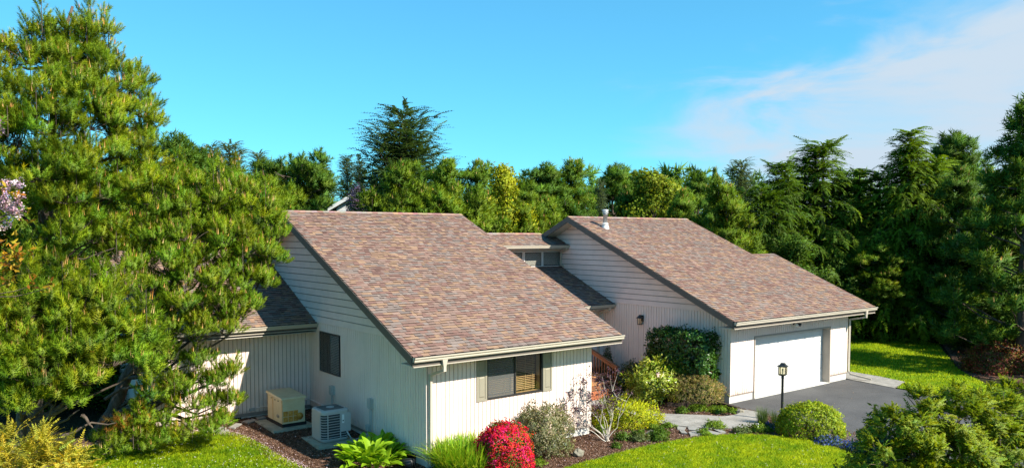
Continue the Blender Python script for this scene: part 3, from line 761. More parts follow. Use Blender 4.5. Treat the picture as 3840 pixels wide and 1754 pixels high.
# things on the window sill
def linen(name, x0, x1, y, z0, n, label):
    t = empty(name, ((x0 + x1) / 2, y, z0), label, 'linen', 'white linen behind the blinds of the front window')
    z = z0
    for i in range(n):
        mb = MB(); h = .055; d = rng.uniform(-.03, .03)
        mb.smooth = True
        pts = [(x0 + d, z), (x1 + d, z), (x1 + d + .03, z + h * .5), (x1 + d, z + h), (x0 + d, z + h), (x0 + d - .03, z + h * .5)]
        mb.prism([(px, y, pz) for px, pz in pts], (0, .34, 0)); mb.build('fold', M['cloth'], t); z += h + .003
ct = empty('chest', (12.6, WY + .55, .4), 'low dark chest standing inside behind the front window', 'chest')
mb = MB(); mb.box(11.72, 13.5, WY + .29, WY + .85, .402, 1.49); mb.build('body', M['room'], ct)
mb = MB(); mb.box(11.70, 13.52, WY + .27, WY + .87, 1.49, 1.51); mb.build('top', M['blind'], ct)
linen('folded_linen', 12.05, 12.62, WY + .34, 1.511, 4, 'white folded linen behind the screened left pane')
linen('folded_linen', 12.74, 13.25, WY + .34, 1.511, 5, 'tall white folded linen behind the clear right pane')
# ------------------------------------------------------------------ equipment beside the gable wall
def rusty_mat():
    m, nt, b, out = newmat('beige_enamel')
    n = noise(nt, 4, 5, .6); r = ramp(nt, n.outputs[0], [(.3, (.60, .48, .28)), (.7, (.70, .58, .36))])
    nt.links.new(r.outputs[0], b.inputs['Base Color']); b.inputs['Roughness'].default_value = .5
    return m
M['beige'] = rusty_mat()
def rust():
    m, nt, b, out = newmat('rust')
    n = noise(nt, 18, 6, .7); r = ramp(nt, n.outputs[0], [(.3, (.34, .12, .015)), (.55, (.62, .28, .04)), (.8, (.66, .48, .22))])
    nt.links.new(r.outputs[0], b.inputs['Base Color']); b.inputs['Roughness'].default_value = .9
    bump(nt, b, n.outputs[0], .5, .01); return m
M['rust'] = rust()
M['pad'] = plain('mossy_pad_concrete', (.30, .29, .22), .95, .25, 4, bmp=.3)
M['hp'] = plain('grey_cabinet_enamel', (.42, .42, .41), .45, .06, 3, spec=.5)
M['hp_dark'] = plain('coil_fins', (.05, .055, .06), .6, .2, 20)
M['hp_top'] = plain('fan_grille_dark_grey', (.11, .115, .11), .7, .3, 8)  # one dark grey over the whole grille plate
M['label_white'] = plain('paper_sticker', (.75, .76, .76), .6, .03)
M['cable'] = plain('pale_conduit', (.5, .5, .48), .5, .06)
gzv = .17
pad1 = empty('concrete_pad', (8.55, 22.2, gzv), 'mossy concrete pad under the beige generator', 'pad')
mb = MB(); mb.hexa([(7.85, 21.45, gzv - .1), (9.15, 21.50, gzv - .1), (9.15, 23.1, gzv - .1), (7.85, 23.05, gzv - .1), (7.88, 21.48, gzv + .07), (9.12, 21.53, gzv + .07), (9.12, 23.07, gzv + .07), (7.88, 23.02, gzv + .07)]); mb.build('slab', M['pad'], pad1)
gen = empty('standby_generator', (8.6, 22.3, gzv + .07), 'beige metal standby generator with rusted vent, near the corner of the walls', 'generator')
x0, x1, y0, y1, zb = 8.24, 8.92, 21.72, 22.92, gzv + .07
mb = MB(); mb.box(x0 - .03, x1 + .03, y0 - .03, y1 + .03, zb, zb + .09); mb.build('base', M['dark'], gen)
mb = MB(); mb.box(x0, x1, y0, y1, zb + .09, zb + .80); body = mb.build('cabinet', M['beige'], gen)
mb = MB(); mb.hexa([(x0 - .045, y0 - .045, zb + .80), (x1 + .045, y0 - .045, zb + .80), (x1 + .045, y1 + .045, zb + .84), (x0 - .045, y1 + .045, zb + .84), (x0 - .03, y0 - .03, zb + .85), (x1 + .03, y0 - .03, zb + .85), (x1 + .03, y1 + .03, zb + .90), (x0 - .03, y1 + .03, zb + .90)]); mb.build('lid', M['beige'], gen)
for (r_, n_) in ((0, 3), (1, 3)):
    for k in range(n_):
        mb = MB(); xa = x0 + .02 + k * .155; za = zb + .14 + r_ * .165
        mb.box(xa, xa + .14, y0 - .008, y0 - .001, za, za + .15); mb.build('rusted_louvre', M['rust'], gen)
mb = MB(); mb.smooth = True; mb.tube([(x0 + .52, y0 - .006, zb + .27), (x0 + .52, y0 - .02, zb + .27)], .105, 16); mb.build('exhaust_outlet', M['rust'], gen)
mb = MB(); mb.box(x0 - .008, x0 - .001, y0 + .02, y0 + .035, zb + .1, zb + .78); mb.box(x0 - .008, x0 - .001, y0 + .75, y0 + .765, zb + .1, zb + .78); mb.build('door_seam', M['rust'], gen)
for (yy, zz) in ((y0 + .3, zb + .71), (y0 + .55, zb + .71), (y0 + .85, zb + .72)):
    mb = MB(); mb.box(x0 - .012, x0 - .001, yy, yy + .05, zz, zz + .025); mb.build('latch', M['black'], gen)
mb = MB(); mb.smooth = True; mb.prism([(x0 - .003, y0 + .36 + .11 * math.cos(t), zb + .27 + .05 * math.sin(t)) for t in np.linspace(0, 2 * math.pi, 20, endpoint=False)], (-.006, 0, 0)); mb.build('name_plate', M['trim_tan'], gen)

gzv = .08
pad2 = empty('concrete_pad', (9.0, 19.95, gzv), 'concrete pad under the grey heat pump beside the leafy plant', 'pad')
mb = MB(); mb.hexa([(8.33, 19.40, gzv - .1), (9.55, 19.36, gzv - .1), (9.58, 20.72, gzv - .1), (8.36, 20.75, gzv - .1), (8.36, 19.43, gzv + .06), (9.52, 19.39, gzv + .06), (9.55, 20.69, gzv + .06), (8.39, 20.72, gzv + .06)]); mb.build('slab', M['pad'], pad2)
hp = empty('heat_pump', (8.97, 20.05, gzv + .06), 'grey outdoor heat pump unit with slatted sides on a concrete pad', 'heat pump')
def rrect(cx_, cy_, hx, hy, r, n=6):
    pts = []
    for (sx, sy, a0) in ((1, 1, 0), (-1, 1, 90), (-1, -1, 180), (1, -1, 270)):
        for k in range(n + 1):
            t = R(a0 + 90 * k / n); pts.append((cx_ + sx * (hx - r) + r * math.cos(t), cy_ + sy * (hy - r) + r * math.sin(t)))
    return pts
hc = (8.98, 20.07); hx, hy = .41, .41; zb = gzv + .07
def loft(mb, rings, cap=True):
    n = len(rings[0]); vs = [v for r in rings for v in r]; fs = []
    for i in range(len(rings) - 1):
        for k in range(n): fs.append((i*n+k, i*n+(k+1)%n, (i+1)*n+(k+1)%n, (i+1)*n+k))
    if cap: fs += [tuple(range(n-1,-1,-1)), tuple((len(rings)-1)*n+k for k in range(n))]
    mb.add(vs, fs)
mb = MB(); loft(mb, [[(x, y, z) for x, y in rrect(*hc, hx - i, hy - i, .13)] for z, i in ((zb, .03), (zb + .05, .0), (zb + .08, .0))]); mb.build('base_pan', M['hp'], hp)
mb = MB(); loft(mb, [[(x, y, z) for x, y in rrect(*hc, hx - .03, hy - .03, .12)] for z in (zb + .08, zb + .78)]); coil = mb.build('coil', M['hp_dark'], hp)
mb = MB(); loft(mb, [[(x, y, z) for x, y in rrect(*hc, hx - i, hy - i, .13)] for z, i in ((zb + .755, .0), (zb + .83, .0), (zb + .862, .02), (zb + .875, .06))]); mb.build('top_cover', M['hp'], hp)
mb = MB(); mb.smooth = False; mb.prism([(x, y, zb + .8755) for x, y in rrect(*hc, .30, .30, .06)], (0, 0, .008)); tg = mb.build('fan_grille', M['hp_top'], hp)
mb = MB(); mb.lathe((hc[0], hc[1], zb + .883), [(.11, 0), (.11, .012), (.08, .022), (.0, .024)], 18); mb.build('fan_hub', M['hp'], tg)
for k in range(9):
    mb = MB(); z = zb + .115 + k * .072
    P = rrect(*hc, hx, hy, .13); Q = rrect(*hc, hx - .035, hy - .035, .12)
    n = len(P); vs = [(x, y, z) for x, y in P] + [(x, y, z + .012) for x, y in P] + [(x, y, z) for x, y in Q] + [(x, y, z + .012) for x, y in Q]
    mb.add(vs, [(i, (i+1)%n, n+(i+1)%n, n+i) for i in range(n)] + [(n+i, n+(i+1)%n, 3*n+(i+1)%n, 3*n+i) for i in range(n)] + [(2*n+i, 2*n+(i+1)%n, (i+1)%n, i) for i in range(n)])
    mb.build('louvre', M['hp'], hp)
for (x, y) in ((hc[0] - .25, hc[1] - hy - .003), (hc[0] + .12, hc[1] - hy - .003)):
    mb = MB(); mb.box(x - .012, x + .012, y - .006, y + .02, zb + .08, zb + .76); mb.build('corner_post', M['hp'], hp)
mb = MB(); mb.box(hc[0] - hx - .006, hc[0] - hx + .02, hc[1] - .26, hc[1] + .30, zb + .08, zb + .755); mb.build('side_panel', M['hp'], hp)
mb = MB(); mb.box(hc[0] + .135, hc[0] + hx + .01, hc[1] - hy - .015, hc[1] + .1, zb + .25, zb + .756); sp = mb.build('service_panel', M['hp'], hp)
mb = MB(); mb.box(hc[0] + .16, hc[0] + .225, hc[1] - hy - .019, hc[1] - hy - .016, zb + .49, zb + .73); st = mb.build('sticker', M['label_white'], sp)
mb = MB(); mb.box(hc[0] + .175, hc[0] + .21, hc[1] - hy - .0215, hc[1] - hy - .0195, zb + .54, zb + .575); mb.build('sticker_mark', M['black'], sp)
mb = MB(); mb.smooth = True; mb.tube(spline([(hc[0] + .3, hc[1] - hy + .02, zb + .26), (hc[0] + .36, hc[1] - hy - .06, zb + .12), (hc[0] + .48, hc[1] - hy - .02, zb - .03), (hc[0] + .75, hc[1] - .3, zb - .04), (HX0 - .1, 19.5, .25), (HX0 - .07, 19.45, .40)], 6), .018, 8); mb.build('conduit_whip', M['cable'], hp)
# dark path light lying by the corner
pl = empty('spotlight', (9.55, 16.72, .0), 'small black spotlight on the ground at the house corner', 'spotlight')
mb = MB(); mb.smooth = True; mb.tube([(9.45, 16.95, .12), (9.55, 16.75, .13), (9.62, 16.6, .13)], [.08, .12, .13], 12); mb.build('housing', M['black'], pl)
mb = MB(); mb.box(9.52, 9.58, 16.72, 16.78, 0, .05); mb.build('stake', M['black'], pl)

# ------------------------------------------------------------------ lamp post by the drive
lx, ly = 21.27, 13.83
lp = empty('lamp_post', (lx, ly, 0), 'black lamp post with glass lantern in front of the garage door', 'lamp post')
mb = MB(); mb.smooth = True; mb.lathe((lx, ly, 0), [(.055, -.2), (.055, .02), (.04, .06), (.038, 1.36), (.046, 1.37), (.046, 1.43), (.03, 1.45)], 14); mb.build('post', M['black'], lp)
z0 = 1.45; a = R(20)
def rot(px, py): return (lx + px * math.cos(a) - py * math.sin(a), ly + px * math.sin(a) + py * math.cos(a))
def rbox(mb, h0, h1, z_0, z_1, cx_=0, cy_=0):
    mb.hexa([(*rot(cx_ + sx * h0, cy_ + sy * h0), z_0) for sx, sy in ((-1,-1),(1,-1),(1,1),(-1,1))] + [(*rot(cx_ + sx * h1, cy_ + sy * h1), z_1) for sx, sy in ((-1,-1),(1,-1),(1,1),(-1,1))])
mb = MB(); rbox(mb, .05, .115, z0, z0 + .04); lan = mb.build('lantern_base', M['black'], lp)
for sx in (-1, 1):
    for sy in (-1, 1):
        mb = MB(); rbox(mb, .011, .011, z0 + .04, z0 + .285, sx * .102, sy * .102); mb.build('corner_bar', M['black'], lp)
mb = MB(); rbox(mb, .115, .115, z0 + .285, z0 + .305); rbox(mb, .15, .15, z0 + .305, z0 + .318); rbox(mb, .115, .07, z0 + .318, z0 + .37); rbox(mb, .075, .06, z0 + .37, z0 + .405); mb.build('lantern_roof', M['black'], lp)
mb = MB(); rbox(mb, .092, .092, z0 + .045, z0 + .28); mb.build('glass', M['lampglass'], lp)
mb = MB(); mb.lathe((lx, ly, z0 + .04), [(.02, 0), (.02, .1), (.03, .13), (.025, .18), (0, .2)], 10); mb.build('bulb', M['plastic_grey'], lp)

# ------------------------------------------------------------------ entry steps
stp = empty('entry_steps', (19.0, 20.6, 0), 'stained redwood entry steps and landing with a slatted handrail', 'steps')
M['tread'] = plain('cedar_tread', (.42, .20, .075), .7, .2, 3, stretch=(.6, 6, 6))  # same orange-brown on every tread and landing board
M['brick'] = plain('terracotta_brick', (.40, .13, .055), .85, .3, 9, bmp=.3)
for i, (y0, y1, z) in enumerate(((19.95, 20.42, .19), (20.42, 20.90, .36), (20.90, 22.64, .53))):
    w = (y1 - y0 - .02) / (3 if i < 2 else 10)
    for k in range(3 if i < 2 else 10):
        mb = MB(); mb.box(17.4, 20.55, y0 + k * w + .004, y0 + (k + 1) * w - .004, z - .035, z); mb.build('tread_board', M['tread'], stp)
    mb = MB(); mb.box(17.42, 20.53, y0 + .03, y0 + .06, z - .19, z - .037); mb.build('riser', M['red_wood'], stp)
mb = MB(); mb.box(20.50, 20.54, 20.0, 22.6, .0, .15); mb.build('stringer', M['red_wood'], stp)
r0 = np.array((20.68, 20.50, .0)); r1 = np.array((20.68, 22.4, .53))
mb = MB(); mb.box(20.63, 20.73, 20.45, 20.55, 0, .92); mb.build('newel_post', M['red_wood'], stp)
mb = MB(); mb.box(20.63, 20.73, 22.36, 22.46, 0, 1.62); mb.build('newel_post', M['red_wood'], stp)
mb = MB(); mb.bar((20.68, 20.38, .90), (20.68, 22.5, 1.60), .14, .045); mb.build('handrail', M['red_wood'], stp)
mb = MB(); mb.bar((20.68, 20.55, .84), (20.68, 22.4, 1.46), .05, .09); mb.build('upper_rail', M['red_wood'], stp)
mb = MB(); mb.bar((20.68, 20.55, .16), (20.68, 22.4, .60), .05, .09); mb.build('lower_rail', M['red_wood'], stp)
for k in range(12):
    y = 20.66 + k * .145; t = (y - 20.55) / 1.85
    mb = MB(); mb.box(20.66, 20.70, y, y + .04, .16 + t * .44, .83 + t * .62); mb.build('baluster', M['red_wood'], stp)
# brick planter by the steps and a pot
plt = empty('brick_planter', (18.9, 19.7, 0), 'low terracotta brick planter at the foot of the entry steps', 'planter')
for r_ in range(4):
    for k in range(5):
        mb = MB(); x = 18.40 + k * .225 + (.11 if r_ % 2 else 0); z = .02 + r_ * .078
        mb.box(x, x + .212, 19.62, 19.72, z, z + .068); mb.build('brick', M['brick'], plt)
mb = MB(); mb.box(18.42, 19.6, 19.64, 19.94, 0, .30); mb.build('soil', M['mulch'], plt)
# thin metal stake lights
for (x, y, h, lab) in ((20.2, 19.05, .62, 'thin metal garden stake in front of the rhododendron'), (19.62, 13.55, .24, 'short metal garden stake at the lawn edge by the walk')):
    s = empty('garden_stake', (x, y, 0), lab, 'stake')
    mb = MB(); mb.smooth = True; mb.tube([(x, y, -.1), (x, y, h)], .012, 8); mb.build('rod', M['metal'], s)
    mb = MB(); mb.smooth = True; mb.lathe((x, y, h), [(.02, -.03), (.022, 0), (.012, .015)], 8); mb.build('cap', M['metal'], s)
# landscape timber and round stone by the garage corner
M['oldwood'] = plain('dark_weathered_timber', (.045, .03, .022), .9, .3, 4, stretch=(8, 1, 8), bmp=.3)
tb = empty('landscape_timber', (21.5, 16.3, 0), 'dark weathered landscape timber edging the bed at the garage corner', 'timber')
mb = MB(); mb.bar((21.80, 17.6, .09), (21.55, 16.4, .09), .12, .15); mb.build('beam', M['oldwood'], tb)
mb = MB(); mb.bar((21.56, 16.42, .08), (21.34, 15.5, .08), .12, .15); mb.build('beam', M['oldwood'], tb)
tb2 = empty('landscape_timber', (20.6, 17.1, 0), 'half rotten timber lying under the rhododendron', 'timber')
mb = MB(); mb.bar((20.1, 17.5, .06), (21.1, 16.75, .06), .11, .13); mb.build('beam', M['oldwood'], tb2)
def rock(name, c, r, sc_, mat, seed, **kw):
    rg = np.random.default_rng(seed); n, m = 8, 6; mb = MB(); vs = []; fs = []
    for i in range(m + 1):
        for k in range(n):
            th = math.pi * i / m; ph = 2 * math.pi * k / n; q = r * rg.uniform(.82, 1.12)
            vs.append((c[0] + q * sc_[0] * math.sin(th) * math.cos(ph), c[1] + q * sc_[1] * math.sin(th) * math.sin(ph), c[2] + q * sc_[2] * math.cos(th)))
    for i in range(m):
        for k in range(n): fs.append((i*n+k, (i+1)*n+k, (i+1)*n+(k+1)%n, i*n+(k+1)%n))
    mb.add(vs, fs); return mb.build(name, mat, **kw)
M['stone'] = plain('mossy_stone', (.22, .20, .15), .95, .3, 8, bmp=.5)
def thing_rock(c, r, s_, seed, lab):
    o = rock('garden_stone', c, r, s_, M['stone'], seed); setp(o, lab, 'stone')
thing_rock((13.69, 14.95, .05), .17, (1, 1, .8), 1, 'mossy round stone lying alone in the mulch by the front lawn')
thing_rock((21.25, 15.40, .04), .15, (1, 1, .7), 2, 'pale round stone at the end of the dark timber')
thing_rock((17.0, 15.3, .02), .2, (1.3, 1, .5), 3, 'flat pale stone among the small tufts by the yellow shrub')
thing_rock((20.75, 12.0, .02), .16, (1.2, 1, .6), 4, 'rounded edging stone between the boxwood and the drive')
# flagstones
M['flag'] = plain('grey_flagstone', (.26, .25, .225), .9, .2, 5, bmp=.4)
def flagpath(polys, name, z0):
    root = None
    st = empty(name, (np.mean([p[0] for q in polys for p in q]), np.mean([p[1] for q in polys for p in q]), 0)); setp(st, kind='structure')
    for q in polys:
        mb = MB(); h = .035 + rng.uniform(0, .015)
        c = np.mean(q, axis=0)
        pts = [tuple(c + (np.array(p) - c) * 1.0) for p in q]
        if sum(pts[i][0]*pts[(i+1)%len(pts)][1]-pts[(i+1)%len(pts)][0]*pts[i][1] for i in range(len(pts))) < 0: pts = pts[::-1]
        mb.prism([(x, y, gz(x, y) - .02) for x, y in pts], (0, 0, h + .02)); mb.build('flagstone', M['flag'], st)
flagpath([[(18.15, 15.38), (18.26, 15.13), (17.91, 14.93), (17.83, 15.1)], [(18.29, 15.10), (18.53, 15.06), (18.43, 14.70), (18.22, 14.63), (18.08, 14.88)], [(17.78, 14.99), (17.86, 14.85), (17.68, 14.60), (17.60, 14.75)],
  [(17.84, 14.69), (18.14, 14.64), (17.95, 14.28), (17.6, 14.42)], [(18.45, 14.61), (18.50, 14.39), (18.51, 14.02), (18.25, 14.06), (18.2, 14.34)], [(18.72, 14.48), (18.92, 14.31), (18.69, 13.99), (18.56, 14.08)], [(18.61, 14.81), (18.83, 14.74), (18.97, 14.58), (18.65, 14.53)]], 'flagstone_path', 0)
flagpath([[(6.49, 22.53), (6.76, 22.63), (6.93, 22.46), (6.87, 22.24), (6.69, 22.15), (6.46, 22.36)], [(6.99, 22.69), (7.33, 23.07), (7.45, 22.9), (7.12, 22.55)], [(6.66, 22.78), (6.89, 22.94), (6.95, 22.75), (6.74, 22.66)], [(7.54, 23.24), (7.94, 23.36), (7.98, 23.12), (7.63, 22.92)], [(8.07, 23.48), (8.33, 23.51), (8.29, 23.2), (8.04, 23.18)]], 'flagstone_path', .2)

# ------------------------------------------------------------------ far white house seen over the ridge
fh = empty('far_house', (43.0, 92.5, 0), 'distant white gabled house half hidden by trees above the left roof ridge', 'house')
M['farroof'] = plain('far_brown_roof', (.16, .11, .09), .9, .1, 2)
Fv = np.array((math.cos(R(52.5)), math.sin(R(52.5)), 0)); Rv = np.array((Fv[1], -Fv[0], 0)); Uz = np.array((0, 0, 1.))
def FP(r_, d, z): return tuple(Fv * d + Rv * r_ + Uz * z)
D_ = 98.0
def fbox(mb, r0, r1, d0, d1, z0, z1): mb.hexa([FP(r0, d0, z0), FP(r1, d0, z0), FP(r1, d1, z0), FP(r0, d1, z0), FP(r0, d0, z1), FP(r1, d0, z1), FP(r1, d1, z1), FP(r0, d1, z1)])
mb = MB(); fbox(mb, -22.2, -17.0, D_, D_ + 8, 0, 9.3); mb.prism([FP(-22.2, D_, 9.3), FP(-17.0, D_, 9.3), FP(-17.0, D_, 10.6), FP(-19.6, D_, 12.0)], tuple(Fv * 8)); mb.build('wall', M['white'], fh)
mb = MB(); mb.prism([FP(-23.1, D_ - .6, 8.9), FP(-19.6, D_ - .6, 10.95), FP(-16.1, D_ - .6, 8.9), FP(-16.1, D_ - .6, 9.25), FP(-19.6, D_ - .6, 11.4), FP(-23.1, D_ - .6, 9.25)], tuple(Fv * 9.2)); mb.build('roof', M['farroof'], fh)
mb = MB(); mb.prism([FP(-23.15, D_ - .75, 8.9), FP(-19.6, D_ - .75, 10.95), FP(-16.05, D_ - .75, 8.9), FP(-16.05, D_ - .75, 9.35), FP(-19.6, D_ - .75, 11.45), FP(-23.15, D_ - .75, 9.35)], tuple(Fv * .14)); mb.build('barge_board', M['white'], fh)
M['farglass'] = plain('far_window_glass', (.30, .36, .42), .15, .1, spec=.6)
for (r0, r1, z0, z1) in ((-22.0, -20.7, 8.0, 9.0), (-20.5, -18.9, 8.0, 9.8), (-21.9, -20.7, 5.9, 7.2), (-20.5, -19.0, 5.9, 7.2)):
    mb = MB(); fbox(mb, r0, r1, D_ - .05, D_ - .02, z0, z1); mb.build('window', M['farglass'], fh)
# ------------------------------------------------------------------ foliage tools
M['leaf'] = colmat('foliage', .55, .25, .0, trans=.38)
M['leaf_far'] = colmat('foliage_of_far_trees', .6, .2, .0, trans=.34, objvar=.26)
M['leaf_gloss'] = colmat('glossy_evergreen_leaf', .28, .5, .0, trans=.15)
M['petal'] = colmat('flower_petal', .6, .2, .0, trans=.3)
def bark_mat(name, a, b_):
    m, nt, b, out = newmat(name)
    n = noise(nt, 14, 6, .7, 'Object', (1, 1, .25)); r = ramp(nt, n.outputs[0], [(.3, a), (.7, b_)])
    nt.links.new(r.outputs[0], b.inputs['Base Color']); b.inputs['Roughness'].default_value = .95; b.inputs['Specular IOR Level'].default_value = .1
    bump(nt, b, n.outputs[0], .7, .02); return m
M['bark'] = bark_mat('pine_bark', (.045, .033, .026), (.16, .125, .10))
M['bark_pale'] = bark_mat('pale_grey_bark', (.38, .34, .28), (.66, .60, .52))
M['twig'] = bark_mat('brown_twig', (.07, .05, .035), (.20, .15, .11))

Fv = np.array((math.cos(R(52.5)), math.sin(R(52.5)), 0)); Rv = np.array((Fv[1], -Fv[0], 0)); Uz = np.array((0, 0, 1.))
def at(u, v, d):
    """garden position from plan distance d along the view axis, u and v the bearing and height of the survey sheet"""
    return Fv * d + Rv * ((u - 1920) * d / 2895) + Uz * (5.8 + (885 - v) * d / 2895)
def spot(u, d, z=None):
    p = Fv * d + Rv * ((u - 1920) * d / 2895); return np.array((p[0], p[1], gz(p[0], p[1]) if z is None else z))

def unit(v): return v / (np.linalg.norm(v, axis=-1, keepdims=True) + 1e-9)
def frames(rg, d):
    """rotation matrices whose z axis is d, random roll"""
    d = unit(d); a = rg.normal(size=d.shape); x = unit(np.cross(a, d)); y = np.cross(d, x)
    return np.stack([x, y, d], axis=-1)
class Fol:
    def __init__(s): s.V = []; s.T = []; s.C = []; s.N = []; s.n = 0
    def raw(s, V, T, C, N=None):
        V = np.asarray(V, np.float32); T = np.asarray(T, np.int64)
        if N is None: N = np.tile((0., 0., 1.), (len(V), 1))
        s.V.append(V); s.T.append(T + s.n); s.C.append(np.asarray(C, np.float32)); s.N.append(np.asarray(N, np.float32)); s.n += len(V)
    def inst(s, tpl, P, Rm, S, tint, N=None, soft=.55):
        V, T, C = tpl; K = len(P)
        if K == 0: return
        S = np.asarray(S, float)[:, None]
        W = np.einsum('kij,knj->kni', Rm, V[None] * S[:, :, None]) + P[:, None, :]
        CC = np.clip(C[None] * tint[:, None, :], 0, 1)
        if N is None: N = Rm[:, :, 2]
        rad = unit(np.c_[V[:, 0], V[:, 1], .25 * np.abs(V[:, 2])] + 1e-6)
        NN = unit(N[:, None, :] * (1 - soft) * 1.6 + np.einsum('kij,nj->kni', Rm, rad) * soft)
        TT = np.tile(T[None], (K, 1, 1)); i = np.arange(K)[:, None]
        a, b, c = (W[i, T[None, :, j]] for j in range(3)); g = np.cross(b - a, c - a); fl = (g * NN[i, T[None, :, 0]]).sum(-1) < 0
        TT[fl] = TT[fl][:, ::-1]
        TT = (TT + (np.arange(K) * len(V))[:, None, None]).reshape(-1, 3)
        s.raw(W.reshape(-1, 3), TT, CC.reshape(-1, 3), NN.reshape(-1, 3))
    def build(s, name, mat, parent=None, normals=True, **kw):
        return tri_mesh(name, np.concatenate(s.V), np.concatenate(s.T), np.concatenate(s.C), mat, parent, N=np.concatenate(s.N) if normals else None, **kw)
def tints(rg, n, v=.15, hue=.08):
    k = 1 + rg.normal(size=(n, 1)) * v; h = rg.normal(size=(n, 1)) * hue
    return np.clip(k * np.concatenate([1 + h * 1.6, 1 + h * .4, 1 - h], 1), .35, 1.9)

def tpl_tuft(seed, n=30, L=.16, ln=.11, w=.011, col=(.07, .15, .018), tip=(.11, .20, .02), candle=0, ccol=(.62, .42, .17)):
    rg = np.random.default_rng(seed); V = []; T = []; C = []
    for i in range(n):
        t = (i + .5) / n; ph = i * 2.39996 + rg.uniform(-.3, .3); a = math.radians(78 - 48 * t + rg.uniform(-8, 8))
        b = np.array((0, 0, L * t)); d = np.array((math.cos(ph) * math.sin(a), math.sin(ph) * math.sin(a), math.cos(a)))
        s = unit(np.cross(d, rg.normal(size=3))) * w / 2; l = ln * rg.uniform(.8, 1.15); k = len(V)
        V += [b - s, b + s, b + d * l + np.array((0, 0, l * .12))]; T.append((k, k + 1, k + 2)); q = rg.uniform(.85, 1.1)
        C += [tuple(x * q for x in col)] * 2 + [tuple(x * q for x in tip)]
    for c in range(candle):
        k = len(V); o = np.array((rg.uniform(-.02, .02), rg.uniform(-.02, .02), L * .8)); h = rg.uniform(.10, .2); r_ = .008
        ax = np.array((rg.uniform(-.02, .02), rg.uniform(-.02, .02), h))
        V += [o + np.array((r_, 0, 0)), o + np.array((-r_ / 2, r_ * .87, 0)), o + np.array((-r_ / 2, -r_ * .87, 0)), o + ax]
        T += [(k, k + 1, k + 3), (k + 1, k + 2, k + 3), (k + 2, k, k + 3)]; C += [ccol] * 4
    return np.array(V), np.array(T), np.array(C)
def tpl_leaves(seed, n=6, ln=.07, w=.035, spread=.05, col=(.06, .12, .02), up=.3, fold=.25, var=.15, col2=None):
    """a twig end: n folded leaves"""
    rg = np.random.default_rng(seed); V = []; T = []; C = []
    for i in range(n):
        d = unit(rg.normal(size=3) + np.array((0, 0, up))); s = unit(np.cross(d, rg.normal(size=3))); nn = np.cross(s, d)
        b = rg.normal(size=3) * spread * .5; l = ln * rg.uniform(.75, 1.2); k = len(V)
        V += [b, b + d * l * .5 + s * w / 2 + nn * w * fold, b + d * l, b + d * l * .5 - s * w / 2 + nn * w * fold]
        T += [(k, k + 1, k + 2), (k, k + 2, k + 3)]; q = rg.uniform(1 - var, 1 + var); cc = col2 if (col2 and rg.random() < .35) else col
        C += [tuple(min(1, x * q) for x in cc)] * 4
    return np.array(V), np.array(T), np.array(C)
def tpl_frond(seed, n=11, L=.5, w=.16, lw=.03, droop=.25, col=(.05, .11, .02), tip=(.09, .17, .025), side2=True):
    """a flat conifer spray along +z that droops towards -x"""
    rg = np.random.default_rng(seed); V = []; T = []; C = []
    def pt(t): return np.array((-droop * L * t * t, 0, L * t))
    for i in range(n):
        t = (i + .6) / n; b = pt(t)
        for s in (-1, 1):
            l = w * (1 - t * .75) * rg.uniform(.75, 1.2); d = unit(np.array((-.25 * t - rg.uniform(0, .35) * droop * 2, s * 1.0, .75 + rg.uniform(-.2, .2))))
            sd = unit(np.cross(d, np.array((1., 0, 0)) + rg.normal(size=3) * .3)) * lw / 2; k = len(V)
            V += [b - sd, b + sd, b + d * l]; T.append((k, k + 1, k + 2)); q = rg.uniform(.85, 1.15)
            C += [tuple(x * q for x in col)] * 2 + [tuple(x * q for x in tip)]
    k = len(V); V += [pt(.8) + np.array((0, lw / 2, 0)), pt(.8) - np.array((0, lw / 2, 0)), pt(1.08)]; T.append((k, k + 1, k + 2)); C += [col, col, tip]
    return np.array(V), np.array(T), np.array(C)

def limb(mb, rg, a, b, r0, r1, sag=.0, n=5, wob=.06):
    a = np.array(a, float); b = np.array(b, float); L = np.linalg.norm(b - a)
    P = [a + (b - a) * t + Uz * (-sag * L * 4 * t * (1 - t)) + (rg.normal(size=3) * wob * L * (0 < t < 1)) for t in np.linspace(0, 1, n)]
    mb.smooth = True; mb.tube(P, list(np.linspace(r0, r1, n)), 6 if r0 > .03 else 4, caps=False); return P

